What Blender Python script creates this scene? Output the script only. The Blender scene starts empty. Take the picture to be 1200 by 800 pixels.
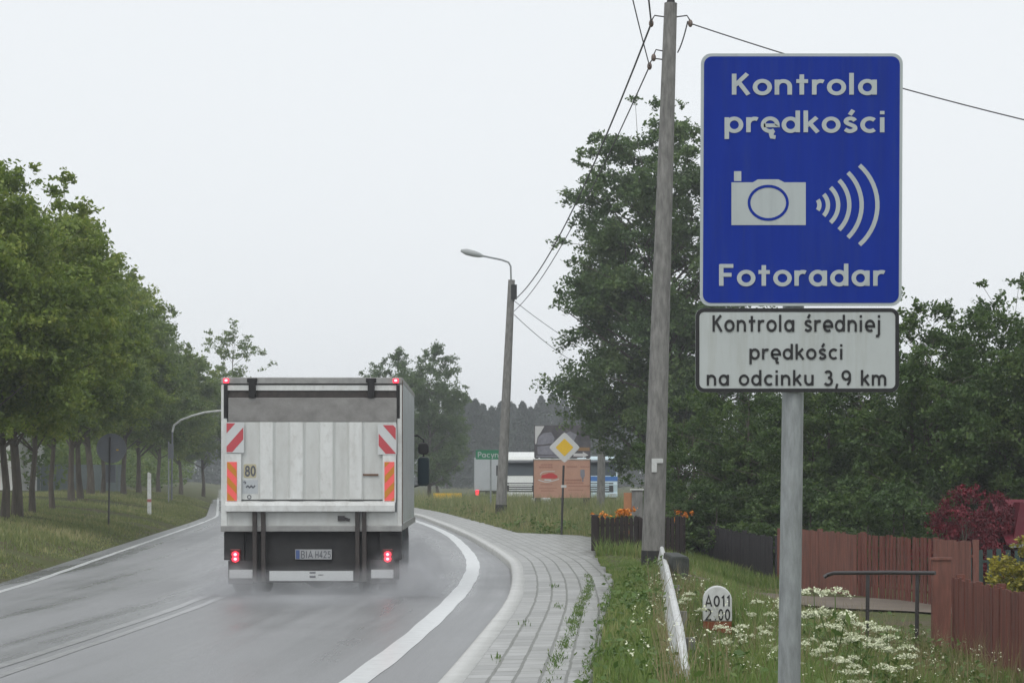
import bpy, math, random
import numpy as np
R = math.radians
random.seed(7)
rng = np.random.default_rng(11)
sc = bpy.context.scene
col = sc.collection

# ------------------------------------------------------------------ camera, world, sun, exposure
CAM_H, FPX = 1.6, 2780.0
cd = bpy.data.cameras.new("camera"); cam = bpy.data.objects.new("camera", cd); col.objects.link(cam)
cam.location = (0, 0, CAM_H); cam.rotation_euler = (R(90), 0, 0)
cd.sensor_width = 36; cd.lens = 36 * FPX / 1200; cd.shift_y = 160 / 1200
cd.clip_start = 0.1; cd.clip_end = 4000
sc.camera = cam

w = bpy.data.worlds.new("World"); sc.world = w; w.use_nodes = True
nt = w.node_tree; nt.nodes.clear()
out = nt.nodes.new("ShaderNodeOutputWorld"); bg = nt.nodes.new("ShaderNodeBackground")
sky = nt.nodes.new("ShaderNodeTexSky"); sky.sky_type = 'NISHITA'; sky.sun_disc = False
SUN_EL, SUN_AZ = R(52), R(200)
sky.sun_elevation = SUN_EL; sky.sun_rotation = SUN_AZ; sky.dust_density = 4.0; sky.air_density = 1.0
hs = nt.nodes.new("ShaderNodeHueSaturation"); hs.inputs['Saturation'].default_value = 0.12
mx = nt.nodes.new("ShaderNodeMix"); mx.data_type = 'RGBA'; mx.inputs[0].default_value = 0.85
mx.inputs[7].default_value = (8.1, 8.45, 8.75, 1)                      # even cloud deck
nt.links.new(sky.outputs[0], hs.inputs['Color']); nt.links.new(hs.outputs[0], mx.inputs[6])
nt.links.new(mx.outputs[2], bg.inputs['Color']); bg.inputs['Strength'].default_value = 0.1
nt.links.new(bg.outputs[0], out.inputs['Surface'])

sl = bpy.data.lights.new("sun", 'SUN'); sl.energy = 0.8; sl.angle = R(40); sl.color = (1, .97, .93)
so = bpy.data.objects.new("sun", sl); col.objects.link(so)
so.rotation_euler = (R(90) - SUN_EL, 0, R(180) - SUN_AZ); so.location = (0, 0, 60)

vs = sc.view_settings; vs.view_transform = 'Standard'; vs.look = 'None'; vs.exposure = 0.26; vs.gamma = 1
vs.use_curve_mapping = False
cy = sc.cycles
cy.max_bounces = 6; cy.diffuse_bounces = 3; cy.glossy_bounces = 3; cy.transmission_bounces = 4
cy.volume_bounces = 0; cy.transparent_max_bounces = 8
cy.use_denoising = True
cy.volume_step_rate = 2.0

# ------------------------------------------------------------------ helpers
def P(x, y, d):                    # pixel of the 1200x800 photograph at depth d
    return ((x - 600) * d / FPX, d, CAM_H - (y - 560) * d / FPX)
def PX(x, d): return (x - 600) * d / FPX
def PZ(y, d): return CAM_H - (y - 560) * d / FPX

class MB:
    def __init__(s): s.v = []; s.f = []; s.m = []
    def add(s, vs_, fs, m=0):
        b = len(s.v); s.v += [tuple(p) for p in vs_]
        for f in fs: s.f.append(tuple(i + b for i in f)); s.m.append(m)
        return s
    def box(s, x0, x1, y0, y1, z0, z1, m=0):
        return s.add([(x0,y0,z0),(x1,y0,z0),(x1,y1,z0),(x0,y1,z0),(x0,y0,z1),(x1,y0,z1),(x1,y1,z1),(x0,y1,z1)],
              [(0,3,2,1),(4,5,6,7),(0,1,5,4),(1,2,6,5),(2,3,7,6),(3,0,4,7)], m)
    def tube(s, path, rad, n=8, m=0, cap=True):
        path = [np.array(p, float) for p in path]
        if not hasattr(rad, '__len__'): rad = [rad] * len(path)
        rings = []; up = None
        for i, p in enumerate(path):
            t = path[min(i+1, len(path)-1)] - path[max(i-1, 0)]; t = t / (np.linalg.norm(t) + 1e-9)
            if up is None:
                a = np.array([0,0,1.]) if abs(t[2]) < .9 else np.array([0,1.,0])
            else: a = up
            u = np.cross(a, t); u /= np.linalg.norm(u) + 1e-9; v = np.cross(t, u); up = v
            rings.append([p + rad[i] * (u * math.cos(2*math.pi*(k+.5)/n) + v * math.sin(2*math.pi*(k+.5)/n)) for k in range(n)])
        vs_ = [q for r in rings for q in r]; fs = []
        for i in range(len(path)-1):
            for k in range(n):
                fs.append((i*n+k, i*n+(k+1)%n, (i+1)*n+(k+1)%n, (i+1)*n+k))
        if cap: fs += [tuple(range(n-1,-1,-1)), tuple((len(path)-1)*n+k for k in range(n))]
        return s.add(vs_, fs, m)
    def prism(s, poly, y0, y1, m=0):           # poly in xz, extruded along y
        n = len(poly)
        a = sum(poly[i][0]*poly[(i+1)%n][1]-poly[(i+1)%n][0]*poly[i][1] for i in range(n))
        if a < 0: poly = poly[::-1]
        vs_ = [(x,y0,z) for x,z in poly] + [(x,y1,z) for x,z in poly]
        fs = [tuple(range(n)), tuple(range(2*n-1, n-1, -1))] + [(i, i+n, (i+1)%n+n, (i+1)%n) for i in range(n)]
        return s.add(vs_, fs, m)
    def prism_x(s, poly, x0, x1, m=0):         # poly in yz, extruded along x
        n = len(poly)
        vs_ = [(x0,y,z) for y,z in poly] + [(x1,y,z) for y,z in poly]
        fs = [tuple(range(n)), tuple(range(2*n-1, n-1, -1))] + [(i, (i+1)%n, (i+1)%n+n, i+n) for i in range(n)]
        return s.add(vs_, fs, m)
    def lathe_x(s, prof, cx, cy_, cz, n=28, m=0):   # prof (x offset, radius) about an axis along x
        vs_ = []; fs = []; k = len(prof)
        for j in range(n):
            a = 2*math.pi*j/n
            for (dx, r) in prof: vs_.append((cx+dx, cy_+r*math.cos(a), cz+r*math.sin(a)))
        for j in range(n):
            for i in range(k-1):
                fs.append((j*k+i, j*k+i+1, ((j+1)%n)*k+i+1, ((j+1)%n)*k+i))
        return s.add(vs_, fs, m)
    def sphere(s, c, r, n=12, m=0):
        rx, ry, rz = r if hasattr(r, '__len__') else (r,r,r)
        vs_ = []; fs = []
        for i in range(n//2+1):
            t = math.pi*i/(n//2)
            for j in range(n):
                p = 2*math.pi*j/n
                vs_.append((c[0]+rx*math.sin(t)*math.cos(p), c[1]+ry*math.sin(t)*math.sin(p), c[2]+rz*math.cos(t)))
        for i in range(n//2):
            for j in range(n): fs.append((i*n+j, (i+1)*n+j, (i+1)*n+(j+1)%n, i*n+(j+1)%n))
        return s.add(vs_, fs, m)
    def build(s, name, mats, parent=None, bevel=0, smooth=False, recalc=True):
        me = bpy.data.meshes.new(name); me.from_pydata(s.v, [], s.f)
        if not isinstance(mats, (list, tuple)): mats = [mats]
        for m in mats: me.materials.append(m)
        if len(mats) > 1: me.polygons.foreach_set('material_index', s.m)
        if recalc:
            import bmesh
            bm = bmesh.new(); bm.from_mesh(me); bmesh.ops.recalc_face_normals(bm, faces=bm.faces)
            if bevel:
                es = [e for e in bm.edges if len(e.link_faces) == 2 and e.calc_face_angle(0) > .6]
                bmesh.ops.bevel(bm, geom=es, offset=bevel, segments=2, affect='EDGES', profile=.5)
            bm.to_mesh(me); bm.free()
        if smooth:
            me.polygons.foreach_set('use_smooth', [True]*len(me.polygons))
            try: me.set_sharp_from_angle(angle=R(40))
            except Exception: pass
        me.update()
        o = bpy.data.objects.new(name, me); col.objects.link(o)
        if parent: o.parent = parent
        return o

def tag(o, label=None, cat=None, group=None, kind=None):
    if label: o['label'] = label
    if cat: o['category'] = cat
    if group: o['group'] = group
    if kind: o['kind'] = kind
    return o
def empty(name, loc, label, cat, group=None, rz=0):
    o = bpy.data.objects.new(name, None); col.objects.link(o); o.location = loc; o.rotation_euler.z = rz
    o.empty_display_size = .2
    return tag(o, label, cat, group)
def copy_tree(o, parent=None):
    c = o.copy(); col.objects.link(c)
    if parent: c.parent = parent
    for ch in list(o.children): copy_tree(ch, c)
    return c

def np_mesh(name, V, F, mat, uv=None):
    V = np.asarray(V, np.float32); F = np.asarray(F, np.int32)
    me = bpy.data.meshes.new(name); n, k = F.shape
    me.vertices.add(len(V)); me.vertices.foreach_set('co', V.ravel())
    me.loops.add(n*k); me.loops.foreach_set('vertex_index', F.ravel())
    me.polygons.add(n); me.polygons.foreach_set('loop_start', np.arange(0, n*k, k, dtype=np.int32))
    me.polygons.foreach_set('loop_total', np.full(n, k, np.int32))
    if uv is not None:
        l = me.uv_layers.new(name='UVMap'); l.data.foreach_set('uv', np.asarray(uv, np.float32)[F.ravel()].ravel())
    me.materials.append(mat); me.update(calc_edges=True); me.validate()
    return me
def np_obj(name, V, F, mat, parent=None, uv=None, smooth=False):
    me = np_mesh(name, V, F, mat, uv)
    if smooth: me.polygons.foreach_set('use_smooth', [True]*len(me.polygons))
    o = bpy.data.objects.new(name, me); col.objects.link(o)
    if parent: o.parent = parent
    return o

# ------------------------------------------------------------------ materials
def mat(name, c, rough=.6, metal=0, var=0, vscale=3, c2=None, bump=0, bscale=30, emit=None, estr=0, coat=0, spec=.5, stretch=None, grime=None):
    m = bpy.data.materials.new(name); m.use_nodes = True; n = m.node_tree; b = n.nodes['Principled BSDF']
    b.inputs['Base Color'].default_value = (*c, 1); b.inputs['Roughness'].default_value = rough; b.inputs['Metallic'].default_value = metal
    b.inputs['Specular IOR Level'].default_value = spec
    if coat: b.inputs['Coat Weight'].default_value = coat
    if emit: b.inputs['Emission Color'].default_value = (*emit, 1); b.inputs['Emission Strength'].default_value = estr
    tc = n.nodes.new('ShaderNodeTexCoord'); src = tc.outputs['Object']
    if stretch:
        mp = n.nodes.new('ShaderNodeMapping'); mp.inputs['Scale'].default_value = stretch
        n.links.new(src, mp.inputs[0]); src = mp.outputs[0]
    if var or c2:
        no = n.nodes.new('ShaderNodeTexNoise'); no.inputs['Scale'].default_value = vscale; no.inputs['Detail'].default_value = 6
        no.inputs['Roughness'].default_value = .65
        n.links.new(src, no.inputs['Vector'])
        cr = n.nodes.new('ShaderNodeValToRGB'); cr.color_ramp.elements[0].position = .3; cr.color_ramp.elements[1].position = .7
        e = c2 if c2 else tuple(max(0, x*(1-var)) for x in c)
        cr.color_ramp.elements[0].color = (*e, 1); cr.color_ramp.elements[1].color = (*c, 1)
        n.links.new(no.outputs[0], cr.inputs[0]); n.links.new(cr.outputs[0], b.inputs['Base Color'])
    if grime:
        gc, gsc, gst, gamt = grime
        gm = n.nodes.new('ShaderNodeMapping'); gm.inputs['Scale'].default_value = gst; n.links.new(tc.outputs['Object'], gm.inputs[0])
        gn = n.nodes.new('ShaderNodeTexNoise'); gn.inputs['Scale'].default_value = gsc; gn.inputs['Detail'].default_value = 8; gn.inputs['Roughness'].default_value = .7
        n.links.new(gm.outputs[0], gn.inputs['Vector'])
        gr_ = n.nodes.new('ShaderNodeMapRange'); gr_.inputs[1].default_value = .5; gr_.inputs[2].default_value = .72; gr_.inputs[4].default_value = gamt
        n.links.new(gn.outputs[0], gr_.inputs[0])
        gx = n.nodes.new('ShaderNodeMix'); gx.data_type = 'RGBA'; gx.inputs[7].default_value = (*gc, 1); n.links.new(gr_.outputs[0], gx.inputs[0])
        old = b.inputs['Base Color'].links
        if old: n.links.new(old[0].from_socket, gx.inputs[6])
        else: gx.inputs[6].default_value = (*c, 1)
        n.links.new(gx.outputs[2], b.inputs['Base Color'])
    if bump:
        nb = n.nodes.new('ShaderNodeTexNoise'); nb.inputs['Scale'].default_value = bscale; nb.inputs['Detail'].default_value = 4
        n.links.new(src, nb.inputs['Vector'])
        bp = n.nodes.new('ShaderNodeBump'); bp.inputs['Strength'].default_value = bump; bp.inputs['Distance'].default_value = .02
        n.links.new(nb.outputs[0], bp.inputs['Height']); n.links.new(bp.outputs[0], b.inputs['Normal'])
    return m

def leaf_mat(name, ca, cb, cc, trans=.42, rough=.55, nscale=.8):
    m = bpy.data.materials.new(name); m.use_nodes = True; n = m.node_tree; b = n.nodes['Principled BSDF']
    ge = n.nodes.new('ShaderNodeNewGeometry')
    no = n.nodes.new('ShaderNodeTexNoise'); no.inputs['Scale'].default_value = nscale; no.inputs['Detail'].default_value = 3
    tc = n.nodes.new('ShaderNodeTexCoord'); n.links.new(tc.outputs['Object'], no.inputs['Vector'])
    ma = n.nodes.new('ShaderNodeMath'); ma.operation = 'MULTIPLY_ADD'; ma.inputs[1].default_value = .45
    n.links.new(ge.outputs['Random Per Island'], ma.inputs[0])
    m2 = n.nodes.new('ShaderNodeMath'); m2.operation = 'MULTIPLY_ADD'; m2.inputs[1].default_value = 1.4; m2.inputs[2].default_value = -.42
    n.links.new(no.outputs[0], m2.inputs[0]); n.links.new(m2.outputs[0], ma.inputs[2])
    cr = n.nodes.new('ShaderNodeValToRGB'); el = cr.color_ramp.elements
    el[0].position = .15; el[0].color = (*ca, 1); el[1].position = .9; el[1].color = (*cc, 1)
    e = el.new(.55); e.color = (*cb, 1)
    n.links.new(ma.outputs[0], cr.inputs[0]); n.links.new(cr.outputs[0], b.inputs['Base Color'])
    b.inputs['Roughness'].default_value = rough
    tr = n.nodes.new('ShaderNodeBsdfTranslucent'); n.links.new(cr.outputs[0], tr.inputs['Color'])
    ms = n.nodes.new('ShaderNodeMixShader'); ms.inputs[0].default_value = trans
    n.links.new(b.outputs[0], ms.inputs[1]); n.links.new(tr.outputs[0], ms.inputs[2])
    n.links.new(ms.outputs[0], n.nodes['Material Output'].inputs['Surface'])
    return m

M = {}
M['leaf_left'] = leaf_mat('leaf_left', (.105,.165,.028), (.195,.27,.042), (.31,.35,.065))
M['leaf_left2'] = leaf_mat('leaf_left2', (.085,.145,.032), (.145,.215,.045), (.22,.28,.062))
M['leaf_big'] = leaf_mat('leaf_big', (.055,.105,.034), (.098,.165,.05), (.17,.24,.075))
M['leaf_right'] = leaf_mat('leaf_right', (.045,.088,.024), (.082,.145,.034), (.145,.21,.05))
M['leaf_far'] = leaf_mat('leaf_far', (.065,.115,.04), (.105,.17,.055), (.16,.23,.08))
M['leaf_conifer'] = leaf_mat('leaf_conifer', (.018,.035,.02), (.028,.05,.028), (.04,.065,.034), trans=.15)
M['leaf_red'] = leaf_mat('leaf_red', (.1,.006,.014), (.19,.01,.024), (.27,.02,.035), trans=.25)
M['leaf_yellow'] = leaf_mat('leaf_yellow', (.16,.17,.02), (.33,.29,.03), (.45,.38,.04), trans=.25)
M['grass_long'] = leaf_mat('grass_long', (.1,.175,.035), (.175,.255,.058), (.35,.34,.15), trans=.3, nscale=.6)
M['grass_short'] = leaf_mat('grass_short', (.14,.18,.06), (.22,.25,.09), (.38,.34,.18), trans=.3, nscale=.35)
M['weed'] = leaf_mat('weed', (.07,.13,.028), (.11,.19,.04), (.19,.23,.07), trans=.3, nscale=2)
M['straw'] = leaf_mat('straw', (.17,.15,.07), (.26,.22,.11), (.36,.31,.17), trans=.25)
M['petal_white'] = mat('petal_white', (.78,.8,.62), .7, c2=(.6,.64,.42), vscale=9)
M['petal_orange'] = mat('petal_orange', (.85,.3,.02), .6, var=.4, vscale=30)
M['bark'] = mat('bark', (.13,.112,.088), .9, c2=(.055,.048,.04), vscale=8, bump=.6, bscale=14, stretch=(1,1,.25))
M['concrete'] = mat('concrete', (.27,.265,.25), .8, c2=(.12,.118,.112), vscale=7, bump=.5, bscale=40, stretch=(2,2,.5))
M['bitumen'] = mat('bitumen', (.025,.025,.026), .7, var=.4)
M['steel'] = mat('galvanised_steel', (.36,.385,.39), .5, metal=.4, var=.4, vscale=14, stretch=(2,2,.5), grime=((.17,.18,.16),5,(3,3,.5),.5))
M['dark_steel'] = mat('dark_steel', (.075,.07,.072), .4, metal=.4, var=.3)
M['cable'] = mat('cable', (.045,.045,.05), .6)
M['lamp_grey'] = mat('lamp_grey', (.36,.38,.38), .5)
M['sign_blue'] = mat('sign_blue', (.008,.034,.31), .5, var=.2, vscale=3, spec=.15, stretch=(5,1,.6), bump=.08, bscale=240, grime=((.025,.05,.2),2.2,(7,1,.45),.5))
M['sign_grey'] = mat('sign_reflective', (.44,.485,.49), .45, var=.08, vscale=3, grime=((.33,.36,.37),2.5,(6,1,.5),.6))
M['sign_plate'] = mat('sign_plate', (.48,.515,.51), .45, var=.1, vscale=3, bump=.06, bscale=240, grime=((.33,.34,.3),2.2,(6,1,.5),.55))
M['black'] = mat('black_paint', (.012,.012,.014), .5)
M['sign_yellow'] = mat('sign_yellow', (.7,.44,.02), .45)
M['sign_white'] = mat('sign_white', (.55,.56,.55), .5, var=.08)
M['sign_green'] = mat('sign_green', (.01,.19,.085), .45)
M['sign_back'] = mat('sign_back', (.19,.2,.225), .5, metal=.2, var=.2)
M['truck_white'] = mat('truck_white', (.72,.74,.73), .4, c2=(.57,.575,.555), vscale=2.2, stretch=(2,2,.5), bump=.03, bscale=6, grime=((.3,.28,.25),7,(1.6,1.6,1.0),.4))
M['truck_rib'] = mat('truck_rib', (.6,.62,.605), .45, c2=(.5,.505,.485), vscale=3, stretch=(2,2,.35), grime=((.36,.35,.32),6,(1.5,1.5,1.0),.3))
M['truck_side'] = mat('truck_side', (.5,.53,.55), .3, var=.15, vscale=1.5, metal=.1, grime=((.2,.19,.17),1.6,(2,.6,1),.5))
M['truck_dirty'] = mat('truck_dirty', (.27,.265,.255), .7, c2=(.17,.165,.16), vscale=5, stretch=(1,1,1.4), bump=.15)
M['truck_trim'] = mat('truck_trim', (.35,.35,.34), .45, var=.35, vscale=6, metal=.3)
M['truck_under'] = mat('truck_under', (.018,.018,.02), .75, c2=(.036,.035,.035), vscale=4)
M['arm_brown'] = mat('arm_brown', (.06,.05,.045), .6, c2=(.03,.026,.026), vscale=12)
M['rust'] = mat('rust', (.16,.08,.045), .8, var=.4, vscale=20)
M['rubber'] = mat('rubber', (.018,.018,.019), .75, var=.3)
M['red_refl'] = mat('red_reflective', (.5,.07,.085), .4, var=.1)
M['faded_red'] = mat('faded_red', (.42,.16,.14), .6, var=.3, vscale=12)
M['white_refl'] = mat('white_reflective', (.58,.6,.6), .4, var=.08)
M['pink_refl'] = mat('pink_reflective', (.9,.13,.12), .4)
M['orange_refl'] = mat('orange_reflective', (.55,.22,.02), .4)
M['lamp_red'] = mat('lamp_red', (.5,.01,.02), .3, emit=(1,.02,.05), estr=2.2)
M['bulb_red'] = mat('bulb_red', (.8,.1,.1), .3, emit=(1,.1,.12), estr=9)
M['lens_dark'] = mat('lens_dark', (.12,.01,.012), .25)
M['plate_white'] = mat('plate_white', (.38,.39,.4), .5, var=.2, vscale=10)
M['plate_blue'] = mat('plate_blue', (.06,.1,.24), .5)
M['plate_ink'] = mat('plate_ink', (.1,.105,.12), .6)
M['sticker_yellow'] = mat('sticker_yellow', (.46,.42,.28), .5)
M['cab_green'] = mat('cab_dark', (.02,.035,.035), .3)
M['glass_dark'] = mat('glass_dark', (.012,.016,.02), .06, spec=.6)
M['glass_cab'] = mat('glass_cab', (.02,.035,.045), .35, spec=.25)
M['lorry_white'] = mat('lorry_white', (.74,.76,.74), .3, var=.05)
M['lorry_pale'] = mat('lorry_pale', (.55,.68,.74), .3, var=.05)
M['lorry_blue'] = mat('lorry_blue', (.03,.15,.45), .35)
M['trailer_grey'] = mat('trailer_grey', (.45,.48,.5), .5, var=.12, vscale=1)
M['salmon'] = mat('salmon', (.5,.28,.2), .6, var=.14, vscale=2)
M['salmon_ink'] = mat('salmon_ink', (.36,.17,.12), .6)
M['poster_dark'] = mat('poster_dark', (.035,.035,.045), .6, c2=(.12,.11,.115), vscale=1.6)
M['poster_grey'] = mat('poster_grey', (.27,.27,.31), .6, c2=(.14,.14,.17), vscale=3)
M['poster_white'] = mat('poster_white', (.55,.55,.55), .6)
M['poster_brown'] = mat('poster_brown', (.25,.15,.07), .6)
M['car_red'] = mat('car_red', (.5,.03,.03), .5)
M['fence_red'] = mat('fence_red', (.21,.056,.036), .8, c2=(.085,.027,.02), vscale=2.2, stretch=(4,4,.5), bump=.4, bscale=30, grime=((.15,.1,.08),3,(5,5,.5),.6))
M['fence_red_pale'] = mat('fence_red_pale', (.26,.098,.07), .8, c2=(.13,.055,.042), vscale=2.5, stretch=(4,4,.5), bump=.4, bscale=30, grime=((.09,.05,.04),3,(5,5,.5),.6))
M['fence_dark'] = mat('fence_dark', (.026,.014,.012), .75, c2=(.012,.008,.008), vscale=4, stretch=(4,4,.5), bump=.3)
M['fence_mesh'] = mat('fence_mesh', (.035,.028,.034), .8, c2=(.018,.016,.018), vscale=6)
M['block_dark'] = mat('block_dark', (.06,.065,.06), .85, c2=(.025,.03,.026), vscale=5, bump=.5, bscale=25)
M['fence_pale'] = mat('fence_pale', (.2,.24,.24), .8, var=.3, vscale=.6)
M['fence_green'] = mat('fence_green', (.03,.06,.055), .6)
M['roof_red'] = mat('roof_red', (.13,.005,.018), .45, var=.25, vscale=3)
M['white_paint'] = mat('white_paint', (.7,.72,.72), .5, c2=(.42,.42,.4), vscale=5, stretch=(1,1,1))
M['stone_white'] = mat('stone_white', (.66,.68,.67), .65, c2=(.45,.46,.44), vscale=6)
M['brick_red'] = mat('brick_red', (.25,.075,.03), .8, var=.4, vscale=15)
M['terracotta'] = mat('terracotta', (.42,.2,.1), .8, var=.2)
M['house_white'] = mat('house_white', (.72,.72,.7), .7, var=.08)
M['roof_grey'] = mat('roof_grey', (.1,.1,.11), .7, var=.3)
M['insulator'] = mat('insulator', (.14,.1,.08), .3)
M['kerb'] = mat('kerb_stone', (.56,.56,.54), .42, c2=(.42,.42,.4), vscale=3, bump=.2, bscale=25)
M['line_white'] = mat('line_white', (.72,.74,.74), .3, c2=(.55,.56,.56), vscale=7, bump=.1)
M['line_worn'] = mat('line_worn', (.36,.365,.37), .3, c2=(.22,.22,.225), vscale=4, bump=.1)
M['dirt'] = mat('dirt_path', (.17,.135,.1), .8, c2=(.11,.09,.07), vscale=1.2, bump=.4, bscale=8)

def ground_mat():
    m = bpy.data.materials.new('ground_soil'); m.use_nodes = True; n = m.node_tree; b = n.nodes['Principled BSDF']
    tc = n.nodes.new('ShaderNodeTexCoord')
    a = n.nodes.new('ShaderNodeTexNoise'); a.inputs['Scale'].default_value = .35; a.inputs['Detail'].default_value = 8; a.inputs['Roughness'].default_value = .7
    n.links.new(tc.outputs['Object'], a.inputs['Vector'])
    cr = n.nodes.new('ShaderNodeValToRGB'); el = cr.color_ramp.elements
    el[0].position = .34; el[0].color = (.1,.08,.055,1); el[1].position = .62; el[1].color = (.085,.105,.035,1)
    e = el.new(.47); e.color = (.075,.08,.03,1)
    n.links.new(a.outputs[0], cr.inputs[0]); n.links.new(cr.outputs[0], b.inputs['Base Color'])
    b.inputs['Roughness'].default_value = .95; b.inputs['Specular IOR Level'].default_value = .2
    nb = n.nodes.new('ShaderNodeTexNoise'); nb.inputs['Scale'].default_value = 6; nb.inputs['Detail'].default_value = 6
    n.links.new(tc.outputs['Object'], nb.inputs['Vector'])
    bp = n.nodes.new('ShaderNodeBump'); bp.inputs['Strength'].default_value = .7; bp.inputs['Distance'].default_value = .1
    n.links.new(nb.outputs[0], bp.inputs['Height']); n.links.new(bp.outputs[0], b.inputs['Normal'])
    return m
M['ground'] = ground_mat()

def asphalt_mat():
    m = bpy.data.materials.new('wet_asphalt'); m.use_nodes = True; n = m.node_tree; b = n.nodes['Principled BSDF']
    uv = n.nodes.new('ShaderNodeUVMap'); uv.uv_map = 'UVMap'
    mp = n.nodes.new('ShaderNodeMapping'); mp.inputs['Scale'].default_value = (1.7, .035, 1); n.links.new(uv.outputs[0], mp.inputs[0])
    s = n.nodes.new('ShaderNodeTexNoise'); s.inputs['Scale'].default_value = 1.0; s.inputs['Detail'].default_value = 6; s.inputs['Roughness'].default_value = .6
    n.links.new(mp.outputs[0], s.inputs['Vector'])
    p = n.nodes.new('ShaderNodeTexNoise'); p.inputs['Scale'].default_value = .5; p.inputs['Detail'].default_value = 6
    n.links.new(uv.outputs[0], p.inputs['Vector'])
    av = n.nodes.new('ShaderNodeMath'); av.operation = 'MULTIPLY_ADD'; av.inputs[1].default_value = .78
    n.links.new(s.outputs[0], av.inputs[0])
    q = n.nodes.new('ShaderNodeMath'); q.operation = 'MULTIPLY'; q.inputs[1].default_value = .22
    n.links.new(p.outputs[0], q.inputs[0]); n.links.new(q.outputs[0], av.inputs[2])
    su = n.nodes.new('ShaderNodeSeparateXYZ'); n.links.new(uv.outputs[0], su.inputs[0])
    co = n.nodes.new('ShaderNodeMath'); co.operation='MULTIPLY'; co.inputs[1].default_value=3.6; n.links.new(su.outputs[0], co.inputs[0])
    cs = n.nodes.new('ShaderNodeMath'); cs.operation='COSINE'; n.links.new(co.outputs[0], cs.inputs[0])
    c5 = n.nodes.new('ShaderNodeMath'); c5.operation='MULTIPLY_ADD'; c5.inputs[1].default_value=.05; n.links.new(cs.outputs[0], c5.inputs[0]); n.links.new(av.outputs[0], c5.inputs[2]); av = c5
    rr = n.nodes.new('ShaderNodeMapRange'); rr.inputs[1].default_value = .38; rr.inputs[2].default_value = .62
    rr.inputs[3].default_value = .22; rr.inputs[4].default_value = .55
    n.links.new(av.outputs[0], rr.inputs[0]); n.links.new(rr.outputs[0], b.inputs['Roughness'])
    cr = n.nodes.new('ShaderNodeValToRGB'); cr.color_ramp.elements[0].position = .36; cr.color_ramp.elements[1].position = .64
    cr.color_ramp.elements[0].color = (.15,.153,.157,1); cr.color_ramp.elements[1].color = (.25,.253,.258,1)
    n.links.new(av.outputs[0], cr.inputs[0]); n.links.new(cr.outputs[0], b.inputs['Base Color'])
    nb = n.nodes.new('ShaderNodeTexNoise'); nb.inputs['Scale'].default_value = 45; nb.inputs['Detail'].default_value = 3
    n.links.new(uv.outputs[0], nb.inputs['Vector'])
    bp = n.nodes.new('ShaderNodeBump'); bp.inputs['Strength'].default_value = .4; bp.inputs['Distance'].default_value = .02
    n.links.new(nb.outputs[0], bp.inputs['Height']); n.links.new(bp.outputs[0], b.inputs['Normal'])
    return m
M['asphalt'] = asphalt_mat()

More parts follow.
